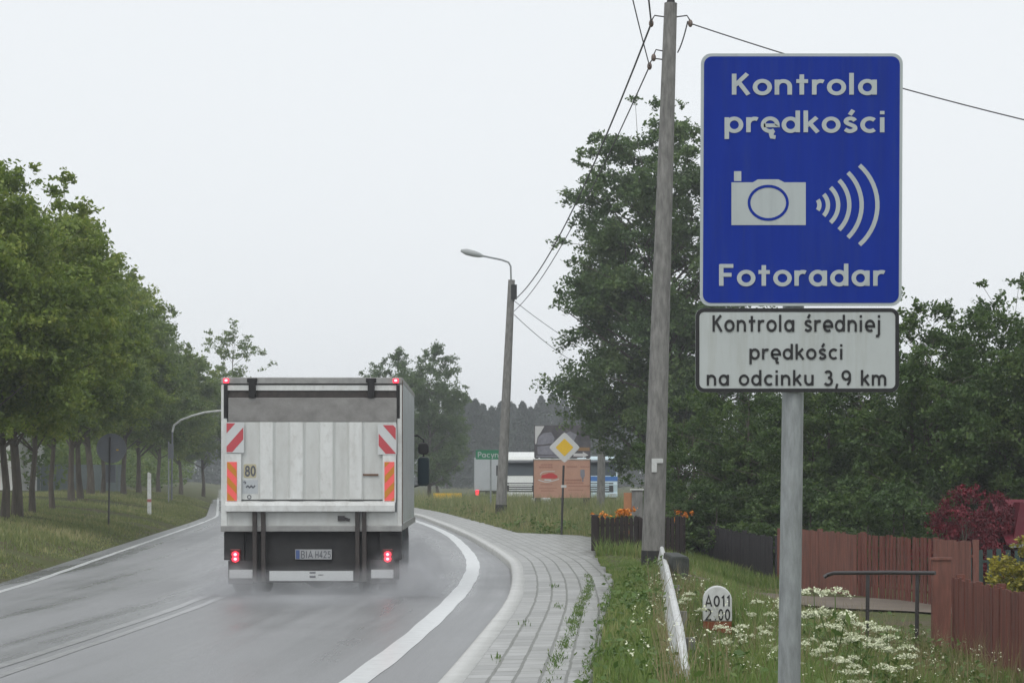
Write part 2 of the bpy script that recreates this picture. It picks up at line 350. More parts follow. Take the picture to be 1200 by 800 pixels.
def paving_mat():
    m = bpy.data.materials.new('paving'); m.use_nodes = True; n = m.node_tree; b = n.nodes['Principled BSDF']
    uv = n.nodes.new('ShaderNodeUVMap'); uv.uv_map = 'UVMap'
    br = n.nodes.new('ShaderNodeTexBrick'); br.inputs['Scale'].default_value = 1; br.offset = .5
    br.inputs['Brick Width'].default_value = .42; br.inputs['Row Height'].default_value = .2
    br.inputs['Mortar Size'].default_value = .017; br.inputs['Mortar Smooth'].default_value = .5; br.inputs['Bias'].default_value = -.2
    br.inputs['Color1'].default_value = (.36,.36,.35,1); br.inputs['Color2'].default_value = (.235,.235,.228,1); br.inputs['Mortar'].default_value = (.1,.103,.08,1)
    nd = n.nodes.new('ShaderNodeTexNoise'); nd.inputs['Scale'].default_value = 2.5; nd.inputs['Detail'].default_value = 3
    n.links.new(uv.outputs[0], nd.inputs['Vector'])
    md = n.nodes.new('ShaderNodeVectorMath'); md.operation = 'SCALE'; md.inputs['Scale'].default_value = .03
    n.links.new(nd.outputs['Color'], md.inputs[0])
    ad = n.nodes.new('ShaderNodeVectorMath'); ad.operation = 'ADD'
    n.links.new(uv.outputs[0], ad.inputs[0]); n.links.new(md.outputs[0], ad.inputs[1]); n.links.new(ad.outputs[0], br.inputs['Vector'])
    no = n.nodes.new('ShaderNodeTexNoise'); no.inputs['Scale'].default_value = 1.7; no.inputs['Detail'].default_value = 7; no.inputs['Roughness'].default_value = .65
    n.links.new(uv.outputs[0], no.inputs['Vector'])
    cr = n.nodes.new('ShaderNodeValToRGB'); cr.color_ramp.elements[0].position = .3; cr.color_ramp.elements[0].color = (.66,.66,.62,1)
    cr.color_ramp.elements[1].position = .65; cr.color_ramp.elements[1].color = (1.05,1.05,1.05,1)
    n.links.new(no.outputs[0], cr.inputs[0])
    mu = n.nodes.new('ShaderNodeMix'); mu.data_type = 'RGBA'; mu.blend_type = 'MULTIPLY'; mu.inputs[0].default_value = 1
    n.links.new(br.outputs['Color'], mu.inputs[6]); n.links.new(cr.outputs[0], mu.inputs[7]); n.links.new(mu.outputs[2], b.inputs['Base Color'])
    sx = n.nodes.new('ShaderNodeSeparateXYZ'); n.links.new(ad.outputs[0], sx.inputs[0])
    dv = n.nodes.new('ShaderNodeMath'); dv.operation='DIVIDE'; dv.inputs[1].default_value=1.27; n.links.new(sx.outputs[0], dv.inputs[0])
    fr = n.nodes.new('ShaderNodeMath'); fr.operation='FRACT'; n.links.new(dv.outputs[0], fr.inputs[0])
    lt = n.nodes.new('ShaderNodeMath'); lt.operation='LESS_THAN'; lt.inputs[1].default_value=.045; n.links.new(fr.outputs[0], lt.inputs[0])
    n2 = n.nodes.new('ShaderNodeTexNoise'); n2.inputs['Scale'].default_value=2.2; n.links.new(uv.outputs[0], n2.inputs['Vector'])
    g2 = n.nodes.new('ShaderNodeMath'); g2.operation='MULTIPLY'; n.links.new(lt.outputs[0], g2.inputs[0]); n.links.new(n2.outputs[0], g2.inputs[1])
    mj = n.nodes.new('ShaderNodeMix'); mj.data_type='RGBA'; mj.inputs[7].default_value=(.09,.092,.07,1); n.links.new(g2.outputs[0], mj.inputs[0])
    n.links.new(mu.outputs[2], mj.inputs[6]); n.links.new(mj.outputs[2], b.inputs['Base Color'])
    b.inputs['Roughness'].default_value = .38
    bp = n.nodes.new('ShaderNodeBump'); bp.inputs['Strength'].default_value = .5; bp.inputs['Distance'].default_value = .01; bp.invert = True
    n.links.new(br.outputs['Fac'], bp.inputs['Height']); n.links.new(bp.outputs[0], b.inputs['Normal'])
    return m
M['paving'] = paving_mat()

# ------------------------------------------------------------------ road geometry (measured lines)
def line(pts):
    d = np.array([p[0] for p in pts], float); x = np.array([p[1] for p in pts], float)
    return lambda q: np.interp(q, d, x)
def smoothed(pts, wn=17):
    f = line(pts); q = np.arange(-30, 420, 1.0); x = f(q)
    k = np.hanning(wn)[1:-1]; k /= k.sum(); h_ = len(k)//2
    y = np.convolve(np.pad(x, h_, mode='edge'), k, 'valid')
    return lambda d: np.interp(d, q, y)
FAR = [(180,-22.3),(250,-31),(420,-52)]
Lf = smoothed([(-30,-8.4),(0,-7.6),(18.5,-7.15),(33,-7.1),(44.5,-8.0),(68,-9.8),(85,-11.1),(99,-12.3)] + FAR)
Rf = smoothed([(-30,-3.9),(0,-2.25),(18.5,-1.24),(22.2,-1.04),(28.7,-.83),(35.6,-.66),(44.5,-.69),(53.6,-1.05),(65.4,-1.65),(76.7,-2.5),(85.5,-3.3),(99,-4.6)] + [(d,x+7.7) for d,x in FAR])
Kf = smoothed([(-30,-3.2),(0,-1.5),(18.5,-.55),(23.4,-.34),(29.3,-.1),(34.2,.0),(42.4,-.03),(49.4,-.36),(61.8,-1.1),(74,-2.0),(92.7,-3.5),(99,-4.1)] + [(d,x+8.2) for d,x in FAR], 9)
Cf = smoothed([(-30,-6.4),(0,-4.95),(19.8,-4.27),(30.7,-3.99),(44.5,-4.35),(68,-5.8),(85,-7.2),(99,-8.45)] + [(d,x+3.9) for d,x in FAR])
Sf = line([(-30,-2.2),(0,-.35),(18.5,.62),(26,1.02),(34,1.45),(40,1.5),(46.5,1.55),(48,1.75),(58,2.05),(61,1.7),(62.5,.9),(63.6,.15),(75,-.75),(85,-1.6),(97,-2.6),(110,-3.9),(180,-12.8),(420,-42)])

def vnoise(x, y, s, seed=0):
    r = np.random.default_rng(seed); o = 0
    for k in range(6):
        a = r.uniform(0, 6.28, 2); f = s*(1.5**k)*.6; th = r.uniform(0, 6.28)
        o = o + np.sin((x*math.cos(th)+y*math.sin(th))*f*6.28+a[0])*np.cos((y*math.cos(th)-x*math.sin(th))*f*5.1+a[1])/(k+1.2)
    return o
def sstep(t): t = np.clip(t, 0, 1); return t*t*(3-2*t)
def H(x, d):
    x = np.asarray(x, float); d = np.asarray(d, float)
    tl = Lf(d) - .45 - x
    hl = np.where(tl > 0, 1.0*(1-np.exp(-np.maximum(tl,0)/3.3)), 0)
    hl = hl + np.where(tl > .6, .05*vnoise(x, d, .12, 3)*np.clip((tl-.6)/2,0,1), 0)
    tr = x - Sf(d)
    drop = .68*sstep((tr-.35)/3.4)*sstep((66-d)/10)
    hr = .07 - drop*1.0 + np.where(tr > .3, .03*vnoise(x, d, .15, 5), 0)
    hr = np.where(d > 62, hr + .0, hr)
    return np.where(tl > 0, hl - .02, np.where(tr > 0, hr, -.06))
def h1(x, d): return float(H(x, d))

xs = np.unique(np.concatenate([np.linspace(-600,-60,19), np.arange(-60,-22,1.6), np.arange(-22,14,.35), np.arange(14,50,2), np.linspace(50,600,19)]))
ys = np.unique(np.concatenate([np.linspace(-30,12,12), np.arange(12,70,.5), np.arange(70,150,1.0), np.arange(150,330,5), np.linspace(330,1500,24)]))
XX, YY = np.meshgrid(xs, ys); ZZ = H(XX, YY)
V = np.stack([XX.ravel(), YY.ravel(), ZZ.ravel()], 1); nx, ny = len(xs), len(ys)
ii = (np.arange(ny-1)[:,None]*nx + np.arange(nx-1)[None,:]).ravel()
tag(np_obj('ground', V, np.stack([ii, ii+1, ii+nx+1, ii+nx], 1), M['ground'], smooth=True), 'grassy verge soil either side of the wet road', 'ground', kind='structure')

dd = np.concatenate([np.arange(-28, 110, .6), np.arange(110, 400, 3)])
def strip(name, f0, f1, z, m, n=1, d=dd, label=None, cat=None, zf=None, flip=False, uvx=None):
    a = f0(d); b = f1(d); V=[]; UV=[]; F=[]
    for j in range(n+1):
        t = j/n; x = a*(1-t)+b*t
        zz = zf(d, t) if zf else np.full(len(d), z)
        V.append(np.stack([x, d, zz], 1)); UV.append(np.stack([x-(Kf(d) if uvx is None else uvx(d)), d], 1))
    V = np.concatenate(V); UV = np.concatenate(UV); k = len(d); i = np.arange(k-1)
    for j in range(n): F.append(np.stack([j*k+i, (j+1)*k+i, (j+1)*k+i+1, j*k+i+1], 1))
    o = np_obj(name, V, np.concatenate(F), m, uv=UV)
    if label: tag(o, label, cat, kind='structure')
    return o
strip('road', lambda d: Lf(d)-.45, Kf, 0, M['asphalt'], 16, label='wet grey asphalt road curving left', cat='road')
jit = lambda d, s, a=.007: a*np.sin(d*1.7+s)*1.4*np.sin(d*.61+2*s)
strip('edge_line', lambda d: Rf(d)-.12+jit(d,1), lambda d: Rf(d)+.12+jit(d,4), .004, M['line_white'], label='broad white line along the right edge of the road', cat='road marking', d=dd[dd<135])
strip('edge_line', lambda d: Lf(d)-.06+jit(d,2), lambda d: Lf(d)+.06+jit(d,3), .004, M['line_white'], label='thin white line along the left edge of the road', cat='road marking', d=dd[dd<200])
strip('centre_line', lambda d: Cf(d)-.15+jit(d,5), lambda d: Cf(d)-.03+jit(d,6), .004, M['line_worn'], label='worn left stripe of the double centre line', cat='road marking', d=dd[dd<200])
strip('centre_line', lambda d: Cf(d)+.1+jit(d,7), lambda d: Cf(d)+.2+jit(d,8), .004, M['line_worn'], label='worn right stripe of the double centre line', cat='road marking', d=dd[dd<200])
# kerb: real step, lowered in the foreground
KH = lambda d: .045 + .075*sstep((d-31)/5)
kp = [(0,-.03),(.0,.75),(.025,1.0),(.2,1.0),(.2,-.3)]
V=[];F=[];k=len(dd)
for (o_, hz) in kp:
    z = np.where(hz < 0, hz*.5, hz*KH(dd)); V.append(np.stack([Kf(dd)+o_, dd, z],1))
for j in range(len(kp)-1):
    i=np.arange(k-1); F.append(np.stack([j*k+i,(j+1)*k+i,(j+1)*k+i+1,j*k+i+1],1))
tag(np_obj('kerb', np.concatenate(V), np.concatenate(F), M['kerb']), 'pale stone kerb between road and pavement', 'kerb', kind='structure')
# pavement (brick rows run along the walk)
def pav(name, f0, f1):
    d = np.unique(np.concatenate([dd[dd<240], np.arange(44,66,.25)])); a=f0(d); b=f1(d); n=6; V=[];UV=[];F=[]; k=len(d)
    edge = .05*np.sin(d*3.1)*np.sin(d*1.3+1)+.03*np.sin(d*7.7)
    for j in range(n+1):
        t=j/n; x=a*(1-t)+(b+edge)*t; V.append(np.stack([x,d,KH(d)-.004+.02*t*np.ones_like(d)],1)); UV.append(np.stack([d,x-Kf(d)],1))
    V.append(np.stack([b+edge,d,np.full(k,-.08)],1)); UV.append(np.stack([d,b-Kf(d)],1))
    i=np.arange(k-1)
    for j in range(n+1): F.append(np.stack([j*k+i,(j+1)*k+i,(j+1)*k+i+1,j*k+i+1],1))
    return np_obj(name, np.concatenate(V), np.concatenate(F), M['paving'], uv=np.concatenate(UV))
tag(pav('pavement', lambda d: Kf(d)+.2, Sf), 'pavement of pale concrete blocks with weedy joints', 'pavement', kind='structure')
# dirt path to the gate
pd = [(2.6,41.5,1.3),(3.6,42,1.7),(4.6,42.2,2.0),(5.6,42,2.2),(6.6,41.2,2.2),(7.6,39.6,2.0),(9,37.6,1.8),(11,35.5,1.8)]
V=[];F=[]
for i,(x,y,wd) in enumerate(pd):
    for j in range(5):
        yy = y+wd*(j/4-.5)*2*.9; V.append((x,yy,h1(x,yy)+.03))
for i in range(len(pd)-1):
    for j in range(4): F.append((i*5+j,(i+1)*5+j,(i+1)*5+j+1,i*5+j+1))
tag(np_obj('path', V, F, M['dirt']), 'muddy path in front of the red gate', 'path', kind='structure')

# ------------------------------------------------------------------ haze
hb = MB().box(-420, 420, -12, 640, -2.2, 19)
hm = bpy.data.materials.new('haze'); hm.use_nodes = True; n = hm.node_tree
n.nodes.remove(n.nodes['Principled BSDF'])
pv = n.nodes.new('ShaderNodeVolumePrincipled'); pv.inputs['Color'].default_value = (.93,.96,1,1); pv.inputs['Density'].default_value = .0008
n.links.new(pv.outputs[0], n.nodes['Material Output'].inputs['Volume'])
tag(hb.build('haze', hm), 'thin rainy haze over the whole place', 'haze', kind='stuff')

# ------------------------------------------------------------------ vegetation builders
def leaves(C, size, rs, flat=.35, asp=.55):
    n = len(C); nrm = rs.normal(size=(n,3)); nrm[:,2] = np.abs(nrm[:,2]) + flat; nrm /= np.linalg.norm(nrm,axis=1,keepdims=True)
    t = rs.normal(size=(n,3)); t -= (t*nrm).sum(1,keepdims=True)*nrm; t /= np.linalg.norm(t,axis=1,keepdims=True)+1e-9
    b = np.cross(nrm, t); s = (size*rs.uniform(.6,1.35,n))[:,None]
    sag = nrm*s*.18
    V = np.stack([C-t*s*.5, C+b*s*.5*asp-sag*.4, C+t*s*.5-sag, C-b*s*.5*asp-sag*.4], 1).reshape(-1,3)
    F = np.arange(n*4).reshape(-1,4)
    return V, F
def make_tree(seed, Ht, base, rad, prof, nclump, nleaf, lsize, mat_leaf, trunk_r=.16, csize=.13, lean=.0, sprigs=14, flat=.7, trunks=1, bare=0):
    rs = np.random.default_rng(seed); pt = np.array([p[0] for p in prof]); pr = np.array([p[1] for p in prof])
    env = lambda t: np.interp(t, pt, pr)*rad
    cc=[]; cs=[]
    while len(cc) < nclump:
        t = rs.uniform(0,1)
        if rs.uniform() > (env(t)/rad)**1.3+.05: continue
        a = rs.uniform(0,6.283); lob = 1+.2*math.sin(2*a+seed)+.14*math.sin(3*a+5*t+seed*2)
        r = env(t)*lob*rs.uniform(.05,1)**.45*.9
        cc.append((r*math.cos(a), r*math.sin(a), base+t*(Ht-base)*.97)); cs.append(Ht*csize*rs.uniform(.55,1.15)*(.6+.4*env(t)/rad))
    for _ in range(sprigs):
        t = rs.uniform(.1,1); a = rs.uniform(0,6.283); r = env(t)*rs.uniform(.98,1.18)
        cc.append((r*math.cos(a), r*math.sin(a), base+t*(Ht-base)*1.0+rs.uniform(0,.06)*Ht)); cs.append(Ht*csize*rs.uniform(.25,.5))
    cc=np.array(cc); cs=np.array(cs)
    wgt = cs**2; k = rs.choice(len(cc), nleaf, p=wgt/wgt.sum())
    dv = rs.normal(size=(nleaf,3)); dv /= np.linalg.norm(dv,axis=1,keepdims=True); dv *= (rs.uniform(0,1,nleaf)**.5)[:,None]
    # each clump is itself ragged: twigs radiate and carry the leaves
    tw = rs.integers(0,9,nleaf); ax = np.random.default_rng(seed+1).normal(size=(len(cc),9,3)); ax /= np.linalg.norm(ax,axis=2,keepdims=True)
    A = ax[k,tw]; along = rs.uniform(.15,1.15,nleaf)[:,None]
    pos = A*along*.95 + dv*.33
    Cn = cc[k] + pos*cs[k][:,None]*np.array([1,1,flat])
    Cn[:,0] += lean*(Cn[:,2]-base)
    V,F = leaves(Cn, lsize, rs)
    crown = np_mesh('crown', V, F, mat_leaf)
    mb = MB(); top = base+(Ht-base)*.72
    for q in range(trunks):
        ox,oy = (rs.uniform(-.4,.4),rs.uniform(-.4,.4)) if trunks>1 else (0,0)
        path=[(ox+rs.normal()*.04*(i>0)*Ht*.12+lean*max(0,top*i/7-base), oy+rs.normal()*.012*Ht*(i>0), -.25+(top+.25)*i/7) for i in range(8)]
        mb.tube(path, [trunk_r*(1.35 if i==0 else 1)*(1-.82*i/7) for i in range(8)], 8)
    pick = rs.permutation(len(cc))[:int(len(cc)*.55)]
    for i in pick:
        c = cc[i].copy(); c[0]+=lean*(c[2]-base)
        z0 = max(base*.75, min(c[2]-.12*Ht*rs.uniform(.6,1.6), top*.97)); f = (z0+.25)/(top+.25)*7; j=int(min(f,6)); g=f-j
        p0 = np.array(path[j])*(1-g)+np.array(path[j+1])*g
        md_ = (p0+c)/2 + np.array([rs.normal()*.03*Ht, rs.normal()*.03*Ht, .02*Ht])
        rr = trunk_r*(1-.82*f/7)*.42
        mb.tube([p0, md_, c], [rr, rr*.55, max(.006,rr*.16)], 5, cap=False)
    tob = mb.build('trunk', M['bark'], smooth=True, recalc=False); tm = tob.data; bpy.data.objects.remove(tob)
    return tm, crown
def put_tree(meshes, name, loc, label, cat='tree', group=None, s=(1,1,1), rz=0):
    r = empty(name, loc, label, cat, group, rz); r.scale = s
    for nm, me in zip(('trunk','crown'), meshes):
        o = bpy.data.objects.new(nm, me); col.objects.link(o); o.parent = r
    return r
ROUND = [(0,.35),(.12,.8),(.35,1),(.6,.95),(.8,.72),(.93,.42),(1,.12)]
TALL = [(0,.55),(.1,.9),(.28,1),(.5,.93),(.7,.74),(.86,.5),(.96,.28),(1,.1)]
ASH = [(0,.6),(.1,.87),(.25,1),(.46,.97),(.64,.78),(.87,.6),(.96,.38),(1,.15)]
BUSHY = [(0,.75),(.2,1),(.5,.95),(.75,.7),(.92,.38),(1,.12)]
ORD = ['first','second','third','fourth','fifth','sixth','seventh','eighth','ninth','tenth','eleventh','twelfth','thirteenth','fourteenth']

# left roadside row
lt = [make_tree(21+i, 9.6, 2.6, 2.9, ROUND, 62+14*i, 52000, .15, M['leaf_left' if i!=2 else 'leaf_left2'], (.1+.018*i), .125-.012*i, sprigs=20+8*i) for i in range(4)]
row = [(-30,56,1.06,0),(5,58,1.02,1),(20,62,1.05,0),(38,66,1.0,1),(62,74,.98,0),(84,88,1.0,2),(95,94,1.05,1),(106,108,1.06,2),(120,116,1.02,0),(145,126,1.06,2),(163,138,1.04,2),(186,150,1.0,2),(212,165,.96,2),(238,185,.98,2)]
rowtop = [200,188,200,232,245,270,285,300,315,335,360,385,410,425]
for i,((px,d,s,k),ty) in enumerate(zip(row,rowtop)):
    x=PX(px,d); z=h1(x,d); sc_=(PZ(ty,d)-z)/9.7
    put_tree(lt[k if i%5!=2 else 3],'roadside_tree',(x,d,z-.05),f'leafy green roadside tree, {ORD[i]} from the near end of the left row','tree','trees lining the left side of the road',(sc_*random.uniform(.85,1.02),sc_,sc_),random.uniform(0,6.28))
# loose tree behind, above the truck's left corner
th = make_tree(51, 10, 3, 2.5, ROUND, 44, 9000, .17, M['leaf_left2'], .12, .09, sprigs=20)
put_tree(th,'sparse_tree',(PX(272,175),175,.8),'thin airy tree rising above the left top corner of the lorry','tree',None,(1.12,1.12,1.22))
tm_ = make_tree(52, 10, 1.2, 3.1, ROUND, 90, 34000, .17, M['leaf_far'], .16, .1, sprigs=20)
for px,d,ty,lb in [(503,170,403,'tall leafy tree just right of the lorry, its ragged top against the sky'),(458,178,410,'leafy tree half hidden behind the right top edge of the lorry'),(514,205,450,'lower hazy tree right of the lorry, behind the tall one')]:
    x=PX(px,d); s=(PZ(ty,d))/10; put_tree(tm_,'leafy_tree',(x,d,0),lb,'tree',None,(s*.85,s*.85,s),px)

# the big ash behind the pole
bt = make_tree(61, 12.55, 2.1, 3.4, ASH, 260, 150000, .125, M['leaf_big'], .2, .07, sprigs=70)
put_tree(bt,'ash_tree',(PX(775,93),93,-.25),'tallest dark green tree, behind the concrete pole and left of the blue sign','tree',None,(1.3,1.3,1.29),.6)
# garden trees on the right
gt = [make_tree(71+i, 6.8, .9, 2.5, BUSHY, 95, 52000, .11, M['leaf_right'], .1, .105, sprigs=40, trunks=2) for i in range(3)]
gl = [(806,63,455,0,'low dark garden tree filling the gap right of the concrete pole'),
      (872,60,400,1,'dark garden tree hidden behind the blue sign and its white plate'),
      (955,57,405,2,'dark garden tree behind the left end of the red board fence'),
      (1022,60,395,0,'dark garden tree rising behind the red picket gate'),
      (1085,54,332,1,'tall garden tree right of the blue sign, top level with its lower edge'),
      (1178,56,322,2,'tallest garden tree at the right edge of the photo'),
      (1248,54,350,0,'garden tree cut by the right edge of the photo'),
      (1135,62,400,2,'garden tree in the dip between the two tall ones at right'),
      (915,66,430,0,'garden tree seen either side of the grey sign post')]
for px,d,ty,k,lb in gl:
    x=PX(px,d); z=-.62; s=(PZ(ty,d)-z)/7.0
    put_tree(gt[k],'garden_tree',(x,d,z),lb,'tree',None,(s*.95,s*.95,s),px*.7)
# shrubs
sb = [make_tree(81+i, 2.0, .05, 1.15, BUSHY, 46, 14000, .08, M['leaf_right'], .04, .2, sprigs=10, trunks=3) for i in range(2)]
for px,d,sx,sz,k,lb in [(800,57,1,.9,0,'dark shrub behind the right end of the dark picket fence'),(835,56.5,1.15,.98,1,'dark shrub above the left part of the dark wire fence'),
        (885,56,1.1,1.0,0,'dark shrub above the right part of the dark wire fence'),(940,53,1.1,1.05,1,'dark shrub over the left end of the red board fence'),
        (985,52,1.1,1.1,0,'dark shrub over the middle of the red board fence'),(1040,50,1.1,1.0,1,'dark shrub over the red picket gate'),(1090,52,1.0,1.2,0,'dark shrub left of the dark red bushes')]:
    put_tree(sb[k],'shrub',(PX(px,d),d,-.5),lb,'shrub','dark shrubs along the garden fences',(sx,sx,sz),px)
rb = make_tree(91, 2.2, .05, 1.1, BUSHY, 50, 11000, .08, M['leaf_red'], .04, .19, sprigs=6, trunks=3)
for px,d,sx,s,lb in [(1132,49,.75,.92,'dark red leaved bush, left of the two beyond the red fence'),(1166,50,.6,.86,'dark red leaved bush beside the crimson roof')]:
    put_tree(rb,'red_bush',(PX(px,d),d,-.6),lb,'bush',None,(sx,sx,s),px)
yb = make_tree(95, 1.5, .0, .62, [(0,.8),(.3,1),(.6,.8),(.85,.45),(1,.12)], 44, 9000, .07, M['leaf_yellow'], .04, .17, sprigs=12, flat=1.1)
put_tree(yb,'golden_shrub',(PX(1196,36),36,-.68),'bright yellow shrub behind the near red fence','shrub',None,(1,1,.88))

# far conifers
def conifer_pts(rs, Ht, rad, n):
    t = rs.uniform(0,1,n)**.8; a = rs.uniform(0,6.283,n); lay = .72+.28*np.abs(np.sin(t*Ht*2.6+rs.uniform(0,6)))
    r = rad*(1-t)**.52*lay*rs.uniform(.25,1,n)**.5*(1+.25*np.sin(a*3+t*9)); return np.stack([r*np.cos(a), r*np.sin(a), .6+t*(Ht-.6)-r*.25],1)
cf=[]
for i in range(2):
    rs=np.random.default_rng(100+i); V,F=leaves(conifer_pts(rs,10,2.7,5200),.42,rs,flat=.2,asp=.4); cr_=np_mesh('crown',V,F,M['leaf_conifer'])
    t_=MB().tube([(0,0,-.2),(0,0,9.5)],[.16,.02],7).build('trunk',M['bark'],recalc=False); tmm=t_.data; bpy.data.objects.remove(t_); cf.append((tmm,cr_))
for i,px in enumerate([524,535,548,557,566,576,588,601,612,622,634,648,664,682,704,728,752]):
    d=random.uniform(330,410); ty=random.uniform(463,486)
    if px>600: ty-=6
    s=(PZ(ty,d))/10; x=PX(px,d)
    put_tree(cf[i%2],'conifer',(x,d,0),'hazy dark conifer of the far wood beyond the parked lorries','tree','conifers of the far wood',(s*.85,s*.85,s),i*1.3)
rs=np.random.default_rng(140); allp=[]
for i in range(420):
    x=rs.uniform(-210,210); d=rs.uniform(430,500); hh=rs.uniform(12,17); p=conifer_pts(rs,hh,rs.uniform(2.4,3.4),330); p[:60,2]=rs.uniform(0,2.5,60); p[:,0]+=x; p[:,1]+=d; allp.append(p)
allp=np.concatenate(allp); V,F=leaves(allp,1.25,rs,flat=.2,asp=.45)
tag(np_obj('far_wood',V,F,M['leaf_conifer']),'far-off wood reading as one misty dark band','wood',kind='stuff')
# undergrowth far left behind the row
rs=np.random.default_rng(150); allp=[]
for i in range(260):
    d=rs.uniform(122,255); x=Lf(d)-rs.uniform(4 if d>175 else 9,34); hh=rs.uniform(2.2,6.5); q=rs.normal(size=(420,3)); q/=np.linalg.norm(q,axis=1,keepdims=True); q*=rs.uniform(.3,1,420)[:,None]**.5
    allp.append(q*np.array([2.2,2.2,hh/2])+np.array([x,d,.8+hh/2]))
V,F=leaves(np.concatenate(allp),.34,rs)
tag(np_obj('undergrowth',V,F,M['leaf_left2']),'dense thicket filling the gaps behind the left trees','thicket',kind='stuff')

# grass
def grass(name, xy, hmin, hmax, wd, m, label, seed, lean=.35, hmul=None):
    rs=np.random.default_rng(seed); n=len(xy); z=H(xy[:,0],xy[:,1])-.02
    h=rs.uniform(hmin,hmax,n)*(hmul if hmul is not None else 1); a=rs.uniform(0,6.283,n); l=rs.uniform(.05,lean,n)*h; b=rs.uniform(0,6.283,n)
    B=np.stack([xy[:,0],xy[:,1],z],1); wv=np.stack([np.cos(a),np.sin(a),0*a],1)*(wd*rs.uniform(.6,1.3,n))[:,None]; lv=np.stack([np.cos(b)*l,np.sin(b)*l,0*a],1)
    up=np.stack([0*h,0*h,h],1)
    V=np.stack([B-wv,B+wv,B+wv*.75+lv*.35+up*.55,B-wv*.75+lv*.35+up*.55,B+lv+up],1).reshape(-1,3)
    i=np.arange(n)*5; F=np.concatenate([np.stack([i,i+1,i+2],1),np.stack([i,i+2,i+3],1),np.stack([i+3,i+2,i+4],1)])
    return tag(np_obj(name,V,F,m),label,'grass',kind='stuff')
def scatter(n, x0f, x1f, d0, d1, seed, power=1.0, clump=0):
    rs=np.random.default_rng(seed); d=d0+(d1-d0)*rs.uniform(0,1,n)**power; u=rs.uniform(0,1,n); x=x0f(d)*(1-u)+x1f(d)*u
    if clump: x=x+rs.normal(size=n)*clump; d=d+rs.normal(size=n)*clump
    return np.stack([x,d],1)
def keep(p, mask): return p[mask]
def patch(p, s, seed): return .55+.45*np.clip(.5+.55*vnoise(p[:,0],p[:,1],s,seed),0,1.6)
# near right verge, long
p=scatter(90000, lambda d: Sf(d)+.02, lambda d: np.minimum(Sf(d)+6, 5.6), 14.5, 47, 201, 1.25)
path_y=np.interp(p[:,0],[q[0] for q in pd],[q[1] for q in pd]); path_w=np.interp(p[:,0],[q[0] for q in pd],[q[2] for q in pd])
on=(p[:,0]>2.7)&(np.abs(p[:,1]-path_y)<path_w*.92); p=p[~on]
near=np.clip((p[:,0]-Sf(p[:,1]))/1.6,.0,1); hm_=(.32+.68*near)*patch(p,.35,9)
hm_=hm_*np.where((p[:,1]>37)&(p[:,0]<3.3),.3,1)*np.where((p[:,1]>31)&(p[:,0]>2.4),.5,1)*np.where(p[:,0]>4.3,.42,1)
hm_=hm_*np.where((np.abs(p[:,0]-.0866*p[:,1])<.26)&(p[:,1]>18.5)&(p[:,1]<25.5),.22,1)
grass('verge_grass',p,.18,.52,.0065,M['grass_long'],'long wet grass on the verge around the sign post',202,.5,hm_)
rs=np.random.default_rng(221); CC=[]
for _ in range(420):
    d=15+rs.uniform(0,1)**1.2*27; x=Sf(d)+rs.uniform(.05,4.2); k=rs.integers(10,40); hh=rs.uniform(.08,.4)*min(1,(x-float(Sf(d)))/.8+.25)
    if (x>2.6 and d>33) or d>39: continue
    CC.append(np.stack([x+rs.normal(size=k)*.1,d+rs.normal(size=k)*.12,h1(x,d)+rs.uniform(.02,hh,k)],1))
CC=[c for c in CC if not (abs(c[0,0]-.0866*c[0,1])<.4 and 19.5<c[0,1]<25.5)]
V,F=leaves(np.concatenate(CC),.075,rs,flat=.5,asp=.55)
tag(np_obj('verge_weeds',V,F,M['weed']),'broad-leaved weeds mixed into the verge grass','weeds',kind='stuff')
p=scatter(5200, lambda d: Sf(d)+.5, lambda d: np.minimum(Sf(d)+6,5.4), 15, 33, 222, 1.1)
p=p[~((np.abs(p[:,0]-.0866*p[:,1])<.25)&(p[:,1]>20.5)&(p[:,1]<25.5))]
grass('seed_stalks',p,.35,.72,.0035,M['straw'],'pale dry seed stalks standing above the verge grass',223,.45,patch(p,.4,2))
rs=np.random.default_rng(241); CC=[]
for _ in range(420):
    d=63+rs.uniform(0,1)**1.3*70; x=float(Sf(d))+.3+rs.uniform(0,1)*11; k=rs.integers(12,40); hh=rs.uniform(.1,.5)
    CC.append(np.stack([x+rs.normal(size=k)*.16,d+rs.normal(size=k)*.2,h1(x,d)+rs.uniform(.02,hh,k)],1))
V,F=leaves(np.concatenate(CC),.12,rs,flat=.3,asp=.4)
tag(np_obj('field_weeds',V,F,M['weed']),'greener weed clumps in the rough field below the billboards','weeds',kind='stuff')
rs=np.random.default_rng(224); p=scatter(500, lambda d: Sf(d)+.3, lambda d: np.minimum(Sf(d)+5,5.2), 15.5, 31, 225); CC=[]
for x,d in p:
    k=rs.integers(2,7); CC.append(np.array([x,d,h1(x,d)+rs.uniform(.15,.42)])+rs.normal(size=(k,3))*.016)
V,F=leaves(np.concatenate(CC),.02,rs,flat=.8,asp=.9)
tag(np_obj('small_blossom',V,F,M['petal_white']),'tiny white blossoms scattered through the verge','blossom',kind='stuff')
